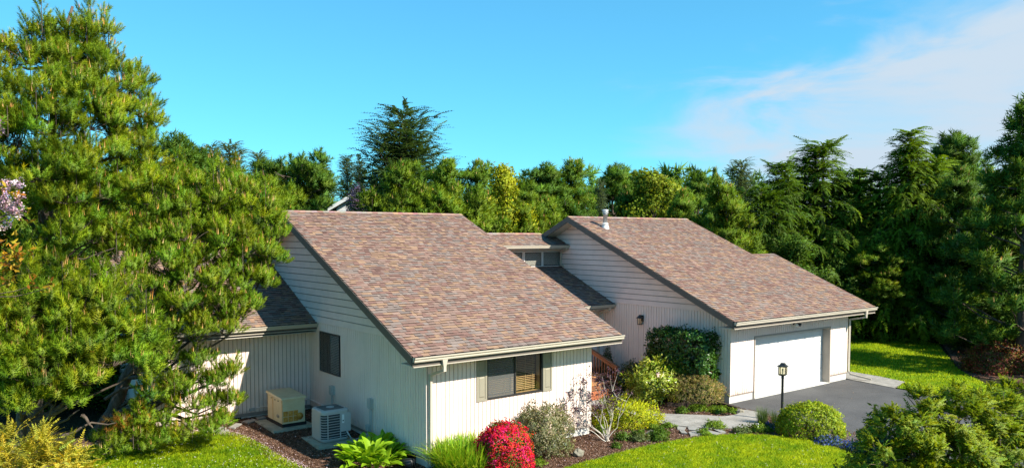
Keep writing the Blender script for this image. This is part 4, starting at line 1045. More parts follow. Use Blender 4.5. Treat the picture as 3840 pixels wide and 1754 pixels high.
def fill_blob(fol, mb, rg, c, r, tpls, clump_r, n_clump, n_tuft, flat=.75, up=.9, scale=1., tv=.14, hue=.07, twig=True, axis=None, candle=None, cp=.25, low=-.45, spires=0):
    """pads of needle tufts over an ellipsoid; clumps are separate so that gaps stay between them"""
    ds = unit(rg.normal(size=(n_clump * 3, 3))); ds = ds[ds[:, 2] > low][:n_clump]
    rr = rg.uniform(.5, 1.0, len(ds)) ** .6
    cc = c + ds * (rr * r)[:, None] * np.array((1, 1, flat))
    P = []; D = []; CT = []; CN = []
    for i, q in enumerate(cc):
        u = unit(rg.normal(size=(n_tuft * 2, 3))); u = u[u[:, 2] > -.35][:n_tuft]
        P.append(q + u * clump_r * rg.uniform(.35, .85, (len(u), 1)) * np.array((1.05, 1.05, .7))); D.append(u * .75 + ds[i] * .45 + Uz * up + rg.normal(size=u.shape) * .18); CT.append(np.tile(tints(rg, 1, .16, .09), (len(u), 1))); CN.append(u)
        if twig and mb is not None: limb(mb, rg, c - Uz * r * .2, q, .014 * scale, .006 * scale, 0, 3, .05)
    for _ in range(spires):                      # upright leading shoots
        o = c + np.array((rg.uniform(-.75, .75) * r, rg.uniform(-.75, .75) * r, r * flat * rg.uniform(.55, .95))); L = rg.uniform(.35, .75) * scale; m = int(9 * L / .35)
        tt = rg.random(m); a = rg.uniform(0, 6.28, m); w = .11 * (1 - .75 * tt) * scale
        u = np.c_[np.cos(a), np.sin(a), .9 + 1.2 * tt]; P.append(o + np.c_[np.cos(a) * w, np.sin(a) * w, L * tt]); D.append(u); CT.append(np.tile(tints(rg, 1, .12, .07), (m, 1))); CN.append(u * .5)
        if mb is not None: mb.tube([o - Uz * .3, o + Uz * L], [.012, .006], 4, caps=False)
    P = np.concatenate(P); D = np.concatenate(D); n = len(P)
    k = rg.integers(0, len(tpls), n); tn = tints(rg, n, tv, hue) * np.concatenate(CT); S = scale * rg.uniform(.75, 1.2, n); Rm = frames(rg, D)
    NO = unit(unit(D) * .5 + unit(P - c) * .5 + np.concatenate(CN) * .7)
    for j, tp in enumerate(tpls):
        m = k == j; fol.inst(tp, P[m], Rm[m], S[m], tn[m], NO[m])
    if candle is not None:
        m = (rg.random(n) < cp) & (unit(D)[:, 2] > .55) & (P[:, 2] > c[2] - .1 * r)
        fr = frames(rg, unit(D[m]) * .35 + Uz); fol.inst(candle, P[m] + fr[:, :, 2] * .1 * scale, fr, S[m], np.clip(tints(rg, m.sum(), .15, .1), .6, 1.5))

def tree_thing(name, base, label, group=None):
    return empty(name, tuple(base), label, 'tree', group)

# needle templates
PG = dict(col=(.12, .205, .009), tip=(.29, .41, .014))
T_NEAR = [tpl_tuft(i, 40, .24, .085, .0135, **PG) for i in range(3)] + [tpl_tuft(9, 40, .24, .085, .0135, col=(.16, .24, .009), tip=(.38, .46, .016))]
T_MID = [tpl_tuft(20 + i, 34, .24, .08, .015, **PG) for i in range(3)]
T_FAR = [tpl_tuft(40 + i, 13, .30, .21, .05, col=(.115, .19, .010), tip=(.20, .30, .015)) for i in range(3)]
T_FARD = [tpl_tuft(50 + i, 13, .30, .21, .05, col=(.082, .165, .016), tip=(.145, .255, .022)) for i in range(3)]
CANDLE = tpl_tuft(60, 0, .06, .1, .01, candle=3)
CANDLE_F = tuple(a * s for a, s in zip(tpl_tuft(61, 0, .1, .1, .01, candle=3), (1, 1, 1)))
CANDLE_F = (CANDLE_F[0] * np.array((1.3, 1.3, 1.3)), np.asarray(CANDLE_F[1], int), CANDLE_F[2])

# ------------------------------------------------------------------ the three large pines on the left
def near_pine(name, label, base, top, trunk_r, blobs, tpls, clump_r, kc, nt, seed, scale=1., cp=.25, lean=None, bare=()):
    rg = np.random.default_rng(seed); t = tree_thing(name, base, label, 'large pines beside the left lawn')
    mb = MB(); fol = Fol()
    base = np.array(base, float); top = np.array(top, float)
    tp = [base + (top - base) * s + (rg.normal(size=3) * .12 * (0 < s < 1)) + (lean * 4 * s * (1 - s) if lean is not None else 0) for s in np.linspace(0, 1, 9)]
    mb.smooth = True; mb.tube(tp, [trunk_r * (1 - .88 * s) for s in np.linspace(0, 1, 9)], 10)
    tpn = np.array(tp)
    for (u, v, d, r) in blobs:
        if seed == 11: u = 180 + (u - 180) * .86 if u > 180 else u; v += 55 * (1 - min(1, v / 700)); r *= .88
        c = at(u, v, d)
        h = c[2] - base[2]; i = np.argmin(np.abs(tpn[:, 2] - max(base[2] + .4, c[2] - .35 * np.linalg.norm(c[:2] - base[:2]) - .2)))
        limb(mb, rg, tpn[i], c, max(.02, trunk_r * .35 * (1 - .5 * i / 8)), .016, .03, 6, .035)
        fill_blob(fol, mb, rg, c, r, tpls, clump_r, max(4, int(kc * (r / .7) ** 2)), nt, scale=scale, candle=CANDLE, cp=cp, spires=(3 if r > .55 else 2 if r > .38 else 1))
    for (a, b) in bare: limb(mb, rg, at(*a), at(*b), .05, .012, .0, 7, .05)
    mb.build('trunk', M['bark'], t); fol.build('crown', M['leaf'], t)
    return t
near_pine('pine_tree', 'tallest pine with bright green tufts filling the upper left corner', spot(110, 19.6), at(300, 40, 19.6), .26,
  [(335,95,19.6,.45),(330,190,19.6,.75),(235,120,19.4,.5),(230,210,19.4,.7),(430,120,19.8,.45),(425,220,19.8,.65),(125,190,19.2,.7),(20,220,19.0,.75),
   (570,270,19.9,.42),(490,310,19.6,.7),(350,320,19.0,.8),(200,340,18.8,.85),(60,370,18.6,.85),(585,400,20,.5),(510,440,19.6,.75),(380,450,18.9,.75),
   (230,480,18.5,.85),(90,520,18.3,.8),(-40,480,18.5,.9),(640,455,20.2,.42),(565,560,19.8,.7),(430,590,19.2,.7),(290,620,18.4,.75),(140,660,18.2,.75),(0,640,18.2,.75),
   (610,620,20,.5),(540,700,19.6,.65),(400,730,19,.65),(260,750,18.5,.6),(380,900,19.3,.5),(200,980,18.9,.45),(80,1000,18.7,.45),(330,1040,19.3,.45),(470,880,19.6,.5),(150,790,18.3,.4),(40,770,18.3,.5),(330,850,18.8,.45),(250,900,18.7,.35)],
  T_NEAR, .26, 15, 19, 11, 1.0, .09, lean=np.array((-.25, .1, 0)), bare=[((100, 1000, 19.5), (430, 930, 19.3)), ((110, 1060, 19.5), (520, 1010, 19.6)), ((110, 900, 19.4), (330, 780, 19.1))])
pine2 = near_pine('pine_tree', 'broad spreading pine whose branches hang before the left gable and rear wing', spot(330, 21.0), at(760, 700, 20.8), .2,
  [(640,760,20.4,.7),(760,740,20.7,.75),(690,680,20.8,.4),(880,740,21,.65),(960,800,21.1,.6),(1010,850,21.2,.5),(1035,910,21.2,.38),
   (590,880,20.1,.75),(715,890,20.3,.8),(850,900,20.6,.8),(965,940,20.9,.6),(1010,985,21,.35),(480,990,19.8,.7),(620,1000,19.9,.8),(760,1030,20.2,.8),(885,1050,20.5,.75),(965,1060,20.7,.45),
   (540,1120,19.5,.7),(680,1140,19.8,.75),(815,1160,20.2,.65),(905,1160,20.4,.45),(620,1240,19.6,.5),(735,1240,19.9,.5),(830,1240,20.1,.4),(890,1215,20.3,.3),(640,1350,19.8,.3),(740,1360,20.1,.22),
   (560,1480,19.8,.45),(660,1460,20,.4),(750,1450,20.2,.3),(820,1430,20.3,.18),(860,1405,20.4,.13),(560,1560,19.7,.42),(690,1530,20,.4),(790,1530,20.2,.28),(855,1515,20.3,.15),
   (400,1690,19.2,.4),(500,1680,19.3,.42),(590,1655,19.5,.4),(690,1635,19.8,.32),(770,1615,20,.22),(830,1590,20.2,.13)],
  T_MID, .235, 17, 19, 12, .95, .17, lean=np.array((.3, .2, 0)), bare=[((350, 1650, 20.6), (830, 1470, 20.5)), ((380, 1500, 20.6), (760, 1380, 20.4)), ((350, 1300, 20.8), (900, 1180, 20.6))])
near_pine('pine_tree', 'nearest low pine with large starry needle tufts at the left edge', spot(-60, 16.9), at(220, 1120, 16.9), .17,
  [(60,1150,16.8,.6),(180,1170,16.8,.6),(300,1160,17,.6),(400,1210,17.2,.6),(485,1270,17.4,.5),(550,1330,17.6,.3),(40,1270,16.5,.6),(160,1300,16.5,.6),(290,1300,16.7,.6),(410,1360,17,.55),(500,1390,17.3,.38),
   (60,1410,16.3,.55),(180,1430,16.4,.55),(300,1430,16.6,.5),(60,1520,16.3,.42),(180,1520,16.5,.36),(265,1510,16.6,.36),(-30,1340,16.4,.6)],
  T_NEAR, .21, 18, 18, 13, 1.12, .08, bare=[((100, 1640, 17.2), (280, 1540, 17.2)), ((290, 1560, 17.1), (330, 1610, 17.1)), ((190, 1640, 17.2), (420, 1590, 17.4))])
# ------------------------------------------------------------------ kinds of forest trees (built once, then copied)
def proto_pine(seed, h, rad, z0=.15, shape='round', tpls=T_FAR, candle=True, dens=1.):
    rg = np.random.default_rng(seed); mb = MB(); fol = Fol()
    tp = [np.array((rg.normal() * .1, rg.normal() * .1, h * s)) for s in np.linspace(0, .97, 7)]
    mb.smooth = True; mb.tube(tp, list(np.linspace(.03 * h, .04, 7) * .6), 8)
    nlev = 9
    for i in range(nlev):
        s = z0 + (1 - z0) * (i + .3) / nlev
        if shape == 'round': pr = rad * math.sin(math.pi * min(1, .18 + .82 * (s - z0) / (1 - z0)) ** .85) ** .7
        elif shape == 'cone': pr = rad * (1 - s) ** .75 * 1.15 + .15
        elif shape == 'flat': pr = rad * (.25 + .9 * max(0, (s - z0) / (1 - z0))) * (1 if s < .93 else .8)
        else: pr = rad * (1 - .45 * s)
        k = max(2, int(3 + pr * 1.7)); a0 = rg.uniform(0, 6.28)
        for j in range(k):
            a = a0 + 6.283 * j / k + rg.normal() * .25; q = pr * rg.uniform(.45, .95)
            c = np.array((q * math.cos(a), q * math.sin(a), h * s + rg.normal() * .25 + .12 * q))
            br = rg.uniform(.55, .9) * (.55 + .25 * pr / max(rad, .1)) * (rad / 2.6) ** .5
            limb(mb, rg, (0, 0, h * s - .3 * q), c, .05, .02, .02, 4, .03)
            fill_blob(fol, mb, rg, c, br, tpls, .36, int(9 * dens * (br / .7) ** 2) + 3, 8, flat=.6, scale=1., tv=.16, hue=.06, twig=False, candle=CANDLE_F if candle else None, cp=.07, spires=1)
    for ss in (.80, .85, .90, .94): fill_blob(fol, mb, rg, np.array((rg.normal() * .12, rg.normal() * .12, h * ss)), .42, tpls, .26, 7, 7, flat=1., up=1.2, twig=False)
    fill_blob(fol, mb, rg, np.array((0, 0, h * .985)), .35, tpls, .22, 5, 7, flat=1.6, up=1.6, twig=False, candle=CANDLE_F if candle else None, cp=.4)
    return mb, fol
FR_H = [tpl_frond(70 + i, 9, .62, .22, .055, .45, col=(.08, .155, .010), tip=(.15, .26, .014)) for i in range(3)]
FR_S = [tpl_frond(80 + i, 9, .50, .13, .05, .75, col=(.055, .105, .030), tip=(.10, .16, .042)) for i in range(3)]
FR_B = [tpl_frond(85 + i, 9, .50, .13, .05, .75, col=(.075, .12, .065), tip=(.13, .185, .095)) for i in range(3)]  # bluish fronds: slight distance haze put into the foliage colour
def proto_conifer(seed, h, rad, frs, z0=.08, nlev=26, per=6, rise=.0, droop=.35, up=.25, tops=1, pw=.8, step=.26, fs=1., spr=.8, lr=(.45, 1.25)):
    """whorls of long branches carrying sprays; rise>0 sweeps tips up, droop lets them hang"""
    rg = np.random.default_rng(seed); mb = MB(); fol = Fol(); P = []; D = []
    axes = [(np.zeros(3), 1.)] + [(np.array((rg.uniform(-.5, .5) * rad * spr, rg.uniform(-.5, .5) * rad * spr, 0)), rg.uniform(.80, .98)) for _ in range(tops - 1)]
    for (o, hk) in axes:
        H = h * hk; mb.smooth = True
        tp = [np.array((o[0] * min(1, s * 2.2), o[1] * min(1, s * 2.2), H * s)) for s in np.linspace(0, 1, 8)]
        mb.tube(tp, list(np.linspace(.022 * h, .02, 8)), 7)
        for i in range(nlev):
            s = z0 + (1 - z0) * ((i + rg.uniform(0, .8)) / nlev); pr = rad * (1 - s) ** pw * rg.uniform(.75, 1.15) + .22
            for j in range(per):
                a = 6.283 * (j + rg.uniform(-.35, .35)) / per + i * 1.1; L = pr * rg.uniform(*lr); ub = up + rg.normal() * .25 + 1.1 * s ** 3
                b0 = np.array((o[0] * min(1, s * 2.2), o[1] * min(1, s * 2.2), H * s)); dr = np.array((math.cos(a), math.sin(a), 0))
                n = max(2, int(L / step)); path = []
                for q in np.linspace(0, 1, n + 1): path.append(b0 + dr * L * q + Uz * L * (ub * q - droop * q * q + rise * q ** 3))
                mb.tube(path, list(np.linspace(.02, .006, n + 1)), 3, caps=False)
                for q in range(n + 1):
                    t = path[min(q + 1, n)] - path[max(q - 1, 0)]; t = t / (np.linalg.norm(t) + 1e-9)
                    for sgn in (-1, 1):
                        side = np.cross(t, Uz) * sgn; P.append(path[q] + rg.normal(size=3) * .04); D.append(t * .9 + side * rg.uniform(.3, 1.0) + Uz * rg.uniform(-.25, .15))
                P.append(path[-1]); D.append(t)
    P = np.array(P); D = unit(np.array(D)); n = len(P)
    # frond frame: z along D, -x is down
    x = Uz[None] - D * D[:, 2:3]; x = unit(x + rg.normal(size=x.shape) * .25); x = unit(x - D * (x * D).sum(1, keepdims=True)); y = np.cross(D, x); Rm = np.stack([x, y, D], -1)
    NO = unit(D * .6 + x * .9 + rg.normal(size=D.shape) * .2)
    k = rg.integers(0, len(frs), n); S = fs * rg.uniform(.7, 1.2, n); tn = tints(rg, n, .15, .06)
    for j, tp_ in enumerate(frs):
        m = k == j; fol.inst(tp_, P[m], Rm[m], S[m], tn[m], NO[m], .25)
    return mb, fol
LF_Y = [tpl_leaves(90 + i, 7, .16, .11, .22, (.26, .31, .016), .2) for i in range(3)]
LF_D = [tpl_leaves(95 + i, 7, .17, .10, .22, (.075, .15, .016), .2) for i in range(3)]
LF_P = [tpl_leaves(98 + i, 8, .14, .10, .24, (.155, .115, .25), .2, col2=(.09, .07, .14)) for i in range(3)]
def proto_leafy(seed, h, rad, tpls, n=26, z0=.3, dens=60):
    rg = np.random.default_rng(seed); mb = MB(); fol = Fol()
    mb.smooth = True; mb.tube([np.array((rg.normal() * .06, rg.normal() * .06, h * s)) for s in np.linspace(0, .9, 6)], list(np.linspace(.018 * h, .02, 6)), 7)
    for i in range(n):
        s = rg.uniform(z0, 1); pr = rad * (math.sin(math.pi * min(.97, .25 + .72 * (s - z0) / (1 - z0)))) ** .6; a = rg.uniform(0, 6.28); q = pr * rg.uniform(.2, .85)
        c = np.array((q * math.cos(a), q * math.sin(a), h * s)); limb(mb, rg, (0, 0, h * s * .75), c, .035, .008, 0, 4, .04); r = rad * rg.uniform(.22, .4)
        u = unit(rg.normal(size=(dens, 3))) * r * rg.uniform(.4, 1, (dens, 1)); P = c + u
        NO = unit(unit(u) + unit(c - np.array((0, 0, h * .5))) * .5 + rg.normal(size=u.shape) * .3); k = rg.integers(0, len(tpls), dens); fr = frames(rg, u + Uz * .3); S = rg.uniform(.8, 1.3, dens); tn = tints(rg, dens, .18, .08)
        for j, tp_ in enumerate(tpls): fol.inst(tp_, P[k == j], fr[k == j], S[k == j], tn[k == j], NO[k == j], .4)
    return mb, fol
PROTO = {}
def add_proto(key, mf, bark='bark', leaf='leaf_far'):
    mb, fol = mf; me = {}
    o1 = mb.build('trunk', M[bark]); o2 = fol.build('crown', M[leaf])
    PROTO[key] = (o1.data, o2.data); bpy.data.objects.remove(o1); bpy.data.objects.remove(o2)
add_proto('pine_round', proto_pine(101, 9, 2.6, .12, 'round'))
add_proto('pine_bush', proto_pine(102, 8, 2.9, .05, 'bush'))
add_proto('pine_cone', proto_pine(103, 10, 2.5, .1, 'cone'))
add_proto('pine_dark', proto_pine(104, 10, 2.4, .15, 'round', T_FARD, False))
add_proto('pine_flat', proto_pine(105, 10, 2.7, .45, 'flat', T_FARD, False))
add_proto('pine_darkcone', proto_pine(106, 11, 2.6, .08, 'cone', T_FARD, True))
add_proto('spruce', proto_conifer(111, 13, 3.9, FR_S, .06, 33, 7, .6, .5, .05, 3, .62, step=.27, fs=1.6, spr=.45, lr=(.65, 1.05)))
add_proto('spruce_haze_blue', proto_conifer(112, 12, 2.6, FR_B, .05, 40, 7, .5, .4, .1, 1, .9, step=.2, fs=1.25))
add_proto('hemlock', proto_conifer(113, 12, 4.0, FR_H, .04, 24, 6, -.25, .25, .20, 6, .85, step=.34, fs=1.25, spr=1.25))
add_proto('hemlock_slim', proto_conifer(114, 12, 3.8, FR_H, .05, 28, 6, -.25, .28, .22, 4, .9, step=.32, fs=1.2, spr=.9))
add_proto('birch', proto_leafy(121, 8, 1.9, LF_Y, 24, .25))
add_proto('dark_leafy', proto_leafy(122, 7, 2.6, LF_D, 30, .12, 70))
add_proto('purple_leafy', proto_leafy(123, 6, 2.2, LF_P, 22, .3))
HT = dict(pine_round=9.9, pine_bush=8.7, pine_cone=10.8, pine_dark=10.9, pine_flat=10.8, pine_darkcone=11.8, spruce=13.1, spruce_haze_blue=12.1, hemlock=12.2, hemlock_slim=12.2, birch=8.1, dark_leafy=7.2, purple_leafy=6.2)
def plant_tree(kind, name, u, top, d, label, group='trees of the wood behind the house', wide=1., rz=None, zdrop=0.):
    while True:                                   # keep clear of the house
        b = spot(u, d, 0.)
        if b[1] > 34.5 or b[0] > 32.8 or b[0] < 4.5: break
        d += .5
    h = 5.8 + (885 - top) * d / 2895
    s = h / HT[kind]; t = tree_thing(name, b, label, group)
    t.rotation_euler.z = (u * 7.3) % 6.28 if rz is None else rz; t.scale = (s * wide, s * wide, s)
    for nm, me in zip(('trunk', 'crown'), PROTO[kind]):
        o = bpy.data.objects.new(nm, me); col.objects.link(o); o.parent = t
    return t
FOREST = [
 ('pine_bush', 'pine_tree', 60, 640, 27, 1.2, 'shaded pine behind the trunks at the left edge'),
 ('pine_bush', 'pine_tree', 300, 600, 28, 1.2, 'shaded pine behind the gap in the tallest left pine'),
 ('pine_round', 'pine_tree', 530, 560, 31, 1.2, 'pine behind the right flank of the tallest left pine'),
 ('pine_dark', 'pine_tree', -60, 560, 34, 1.2, 'dark pine glimpsed behind the blossom at the left edge'),
 ('dark_leafy', 'leafy_tree', 180, 880, 24.5, 1.2, 'dark leafy bush under the tallest left pine'),
 ('dark_leafy', 'leafy_tree', 420, 930, 26.5, 1.1, 'dark leafy bush at the end of the rear wing'),
 # kind, name, bearing, top, depth, wide, label
 ('pine_dark', 'pine_tree', 690, 478, 40, 1.15, 'dark pine rising behind the tallest left pine'),
 ('pine_darkcone', 'pine_tree', 770, 545, 44, 1.1, 'dark pine half hidden by the large left pines'),
 ('spruce_haze_blue', 'spruce_tree', 805, 560, 62, .9, 'small grey-blue spruce on the skyline left of the house'),
 ('spruce_haze_blue', 'spruce_tree', 870, 552, 64, 1.2, 'grey wispy conifer on the skyline, left of the flat-topped pine'),
 ('spruce_haze_blue', 'spruce_tree', 975, 585, 66, .9, 'dark pointed spruce just left of the flat-topped pine'),
 ('pine_flat', 'pine_tree', 1125, 578, 58, 1.1, 'flat-topped pine with bare limbs on the left skyline'),
 ('spruce_haze_blue', 'spruce_tree', 1216, 600, 108, .8, 'narrow haze-blue spruce right of the flat-topped pine'),
 ('spruce_haze_blue', 'spruce_tree', 1305, 598, 114, .9, 'pale haze-blue spruce left of the tall dark spruce'),
 ('spruce_haze_blue', 'spruce_tree', 1352, 610, 112, .7, 'slim haze-blue spruce touching the tall dark spruce'),
 ('pine_round', 'pine_tree', 960, 665, 36, 1.1, 'bright green pine above the left gable peak'),
 ('pine_bush', 'pine_tree', 1015, 668, 37, .85, 'bright bushy pine directly behind the left roof ridge'),
 ('pine_bush', 'pine_tree', 820, 640, 33, 1.2, 'green pine between the large left pines and the gable'),
 ('purple_leafy', 'blossom_tree', 1350, 708, 92, .55, 'purple blossoming tree before the distant white house'),
 ('spruce', 'spruce_tree', 1515, 432, 52, 1.22, 'tall dark spruce towering over the middle of the wood'),
 ('pine_dark', 'pine_tree', 1475, 690, 46, .8, 'dark pine right of the distant white house'),
 ('pine_round', 'pine_tree', 1500, 580, 41, .95, 'broad green pine in front of the tall dark spruce'),
 ('pine_cone', 'pine_tree', 1600, 690, 37, 1.1, 'green pine behind the middle of the left ridge'),
 ('pine_darkcone', 'pine_tree', 1672, 588, 46, 1.2, 'dark pine with pointed top right of the tall spruce'),
 ('pine_darkcone', 'pine_tree', 1790, 592, 47, 1.05, 'dark pine with a spiky leader on the middle skyline'),
 ('pine_bush', 'pine_tree', 1700, 690, 36, 1.1, 'bright pine behind the right end of the left ridge'),
 ('pine_round', 'pine_tree', 1810, 705, 35, 1.0, 'bright pine above the valley between the two gables'),
 ('birch', 'leafy_tree', 1895, 640, 38, .8, 'yellowish young tree between the two gables'),
 ('pine_dark', 'pine_tree', 1975, 655, 48, 1.2, 'small dark pine on the skyline between the gables'),
 ('pine_dark', 'pine_tree', 2040, 596, 50, 1.25, 'left of the twin dark pines above the garage ridge'),
 ('pine_darkcone', 'pine_tree', 2140, 590, 51, 1.35, 'right of the twin dark pines above the garage ridge'),
 ('pine_round', 'pine_tree', 2030, 715, 36, 1.0, 'bright green pine left of the garage gable peak'),
 ('pine_bush', 'pine_tree', 1930, 730, 34, .9, 'low bright pine behind the clerestory roof'),
 ('pine_dark', 'pine_tree', 2300, 598, 54, 1.2, 'round dark pine right of the twin dark pines'),
 ('spruce_haze_blue', 'spruce_tree', 2252, 690, 40, .45, 'thin young spruce behind the roof vent'),
 ('pine_darkcone', 'pine_tree', 2375, 635, 56, .7, 'slender dark pine right of the round dark pine'),
 ('pine_darkcone', 'pine_tree', 2345, 690, 40, .9, 'dark green pine behind the garage ridge, left of the yellow tree'),
 ('birch', 'leafy_tree', 2450, 660, 42, 1.0, 'yellow-green leafy tree behind the garage ridge'),
 ('pine_dark', 'pine_tree', 2430, 645, 60, 1.2, 'small far pine just above the yellow-green tree'),
 ('pine_dark', 'pine_tree', 2525, 655, 62, 1.3, 'small far pine right of the yellow-green tree'),
 ('pine_dark', 'pine_tree', 2615, 625, 58, 1.0, 'round-headed far pine on the skyline behind the garage'),
 ('pine_darkcone', 'pine_tree', 2678, 622, 62, .45, 'narrow far pine beside the round-headed one'),
 ('spruce_haze_blue', 'spruce_tree', 2775, 618, 50, 1.0, 'spiky spruce top on the skyline left of the hemlocks'),
 ('pine_darkcone', 'pine_tree', 2560, 700, 42, 1.0, 'dark green pine behind the right part of the garage ridge'),
 ('pine_cone', 'pine_tree', 2710, 665, 39, 1.3, 'broad pine with pale tips above the garage roof end'),
 ('hemlock', 'hemlock_tree', 2905, 600, 45, .8, 'smaller drooping hemlock left of the large one'),
 ('hemlock', 'hemlock_tree', 3080, 525, 46, 1.2, 'large spreading hemlock behind the garage end'),
 ('hemlock_slim', 'hemlock_tree', 3405, 488, 44, 1.0, 'tall hemlock with drooping tips at the right, against the cloud'),
 ('pine_dark', 'pine_tree', 3250, 720, 52, 1.2, 'dark pine in the gap between the two hemlocks'),
 ('pine_darkcone', 'pine_tree', 3600, 620, 41, 1.2, 'dark pine between the tall hemlock and the right edge pine'),
 ('pine_darkcone', 'pine_tree', 3850, 350, 33, 1.15, 'tall dark pine cut by the right edge of the picture'),
 ('pine_round', 'pine_tree', 3300, 880, 43, 1.4, 'low pine with pale green pads before the hemlocks'),
 ('dark_leafy', 'leafy_tree', 2990, 900, 42, 1.2, 'dark leafy tree behind the garage roof end'),
 ('dark_leafy', 'leafy_tree', 3170, 960, 44, 1.2, 'dark leafy tree at the far edge of the right lawn'),
 ('dark_leafy', 'leafy_tree', 3460, 960, 46, 1.3, 'dark leafy tree at the far corner of the right lawn'),
 ('pine_dark', 'pine_tree', 3560, 850, 44, 1.3, 'low dark pine overhanging the right lawn'),
 ('pine_dark', 'pine_tree', 3740, 760, 40, 1.4, 'wide dark pine above the red azalea'),
 ('dark_leafy', 'rhododendron_tree', 3690, 1110, 38, 1.6, 'dark glossy bush behind the red azalea'),
 ('dark_leafy', 'rhododendron_tree', 3860, 1080, 36, 1.5, 'dark glossy bush at the right edge above the azalea'),
]
for (k, nm, u, top, d, w, lab) in FOREST: plant_tree(k, nm, u, top, d, lab, wide=w)
# trees right of the picture that shade the right lawn
for (x, y, k, s, wh) in ((47.5, 13.0, 'pine_darkcone', 1.1, 'nearest'), (51, 17.5, 'hemlock', 1., 'middle'), (54, 23, 'pine_dark', 1.2, 'farthest')):
    t = tree_thing('shade_tree', (x, y, 0), wh + ' of the dark conifers beyond the right edge that shade the lawn', 'trees shading the right lawn'); t.scale = (s * 1.15, s * 1.15, s); t.rotation_euler.z = x
    for n_, me in zip(('trunk', 'crown'), PROTO[k]):
        o = bpy.data.objects.new(n_, me); col.objects.link(o); o.parent = t
# far wood that closes the horizon
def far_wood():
    rg = np.random.default_rng(77); fol = Fol()
    for d in (92, 108, 125):
        for u in np.arange(-600, 4500, 62 if d < 100 else 50):
            if d < 130 and abs(u + 0 - 1300) < 70 and d < 110: continue
            h = 5.8 + (885 - rg.uniform(640, 735)) * d / 2895; c = Fv * d + Rv * ((u + rg.uniform(-20, 20) - 1920) * d / 2895)
            n = 30; z = rg.uniform(.05, 1, n) ** .8; a = rg.uniform(0, 6.28, n); r = (1 - z) ** .7 * 2.3 * rg.uniform(.5, 1, n)
            P = np.c_[c[0] + r * np.cos(a), c[1] + r * np.sin(a), z * h]; D = np.c_[np.cos(a), np.sin(a), np.full(n, .8)]
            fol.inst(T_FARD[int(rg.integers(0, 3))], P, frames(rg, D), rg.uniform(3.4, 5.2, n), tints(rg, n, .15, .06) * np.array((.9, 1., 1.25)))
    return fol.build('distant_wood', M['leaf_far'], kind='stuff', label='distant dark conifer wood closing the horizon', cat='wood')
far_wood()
# ------------------------------------------------------------------ garden shrubs
def dome_pts(rg, n, rx, ry, h, pw=2.4, lump=.08, zmin=-.15, shell=.78, rot=0.):
    """points and outward directions on a lumpy clipped dome"""
    d = unit(rg.normal(size=(n * 2, 3))); d = d[d[:, 2] > zmin][:n]
    k = (np.abs(d) ** pw).sum(1) ** (-1 / pw)
    ph = rg.uniform(0, 6.28, 6); l = 1 + lump * (np.sin(d[:, 0] * 5 + ph[0]) * np.sin(d[:, 1] * 5 + ph[1]) + .6 * np.sin(d[:, 2] * 7 + ph[2] + d[:, 0] * 4) + .5 * np.sin(d[:, 1] * 11 + ph[3]) * np.sin(d[:, 0] * 9 + ph[4]))
    r = k * l * rg.uniform(shell, 1.03, len(d)) * np.where(rg.random(len(d)) < .05, rg.uniform(1.04, 1.18, len(d)), 1.); P = d * r[:, None]
    ca, sa = math.cos(rot), math.sin(rot)
    P = np.c_[P[:, 0] * rx, P[:, 1] * ry, (P[:, 2] - zmin) / (1 - zmin) * h]; D = unit(np.c_[d[:, 0] / rx, d[:, 1] / ry, d[:, 2] / h * 1.2])
    Q = lambda A: np.c_[A[:, 0] * ca - A[:, 1] * sa, A[:, 0] * sa + A[:, 1] * ca, A[:, 2]]
    return Q(P), Q(D)
def shrub(name, label, base, rx, ry, h, tpls, n, mat='leaf', pw=2.4, lump=.08, zmin=-.15, shell=.72, scale=1., tv=.16, hue=.07, up=.35, stems=9, stem_mat='twig', seed=1, rot=0., clear=0., group=None, flowers=None, cat='shrub'):
    rg = np.random.default_rng(seed); base = np.array((base[0], base[1], gz(base[0], base[1])) if len(base) == 2 else base, float)
    t = empty(name, tuple(base), label, cat, group); mb = MB(); fol = Fol()
    P, D = dome_pts(rg, n, rx, ry, h - clear, pw, lump, zmin, shell, rot); P = P + base + Uz * clear; n = len(P)
    k = rg.integers(0, len(tpls), n); fr = frames(rg, D + Uz * up + rg.normal(size=D.shape) * .35); S = scale * rg.uniform(.75, 1.25, n); tn = tints(rg, n, tv, hue)
    NO = unit(D + rg.normal(size=D.shape) * .35)
    for j, tp in enumerate(tpls): fol.inst(tp, P[k == j], fr[k == j], S[k == j], tn[k == j], NO[k == j], .35)
    for i in range(stems):
        q = P[rg.integers(0, n)]; limb(mb, rg, base + np.array((rg.normal() * .06, rg.normal() * .06, -.05)), base + (q - base) * .85, .022, .006, -.03, 5, .04)
    mb.build('stems', M[stem_mat], t); fol.build('foliage', M[mat], t)
    if flowers:
        tpl, m, sc_, nm, sel = flowers
        idx = [i for i in rg.permutation(n) if D[i, 2] > sel][:m]
        for i in idx:
            f = Fol(); f.inst(tpl, (P[i] + D[i] * .04)[None], frames(rg, D[i][None]), np.array([sc_]), np.ones((1, 3)) * rg.uniform(.85, 1.1)); f.build(nm, M['petal'], t)
    return t, P, D
def lv(seed, **k): return [tpl_leaves(seed + i, **k) for i in range(3)]
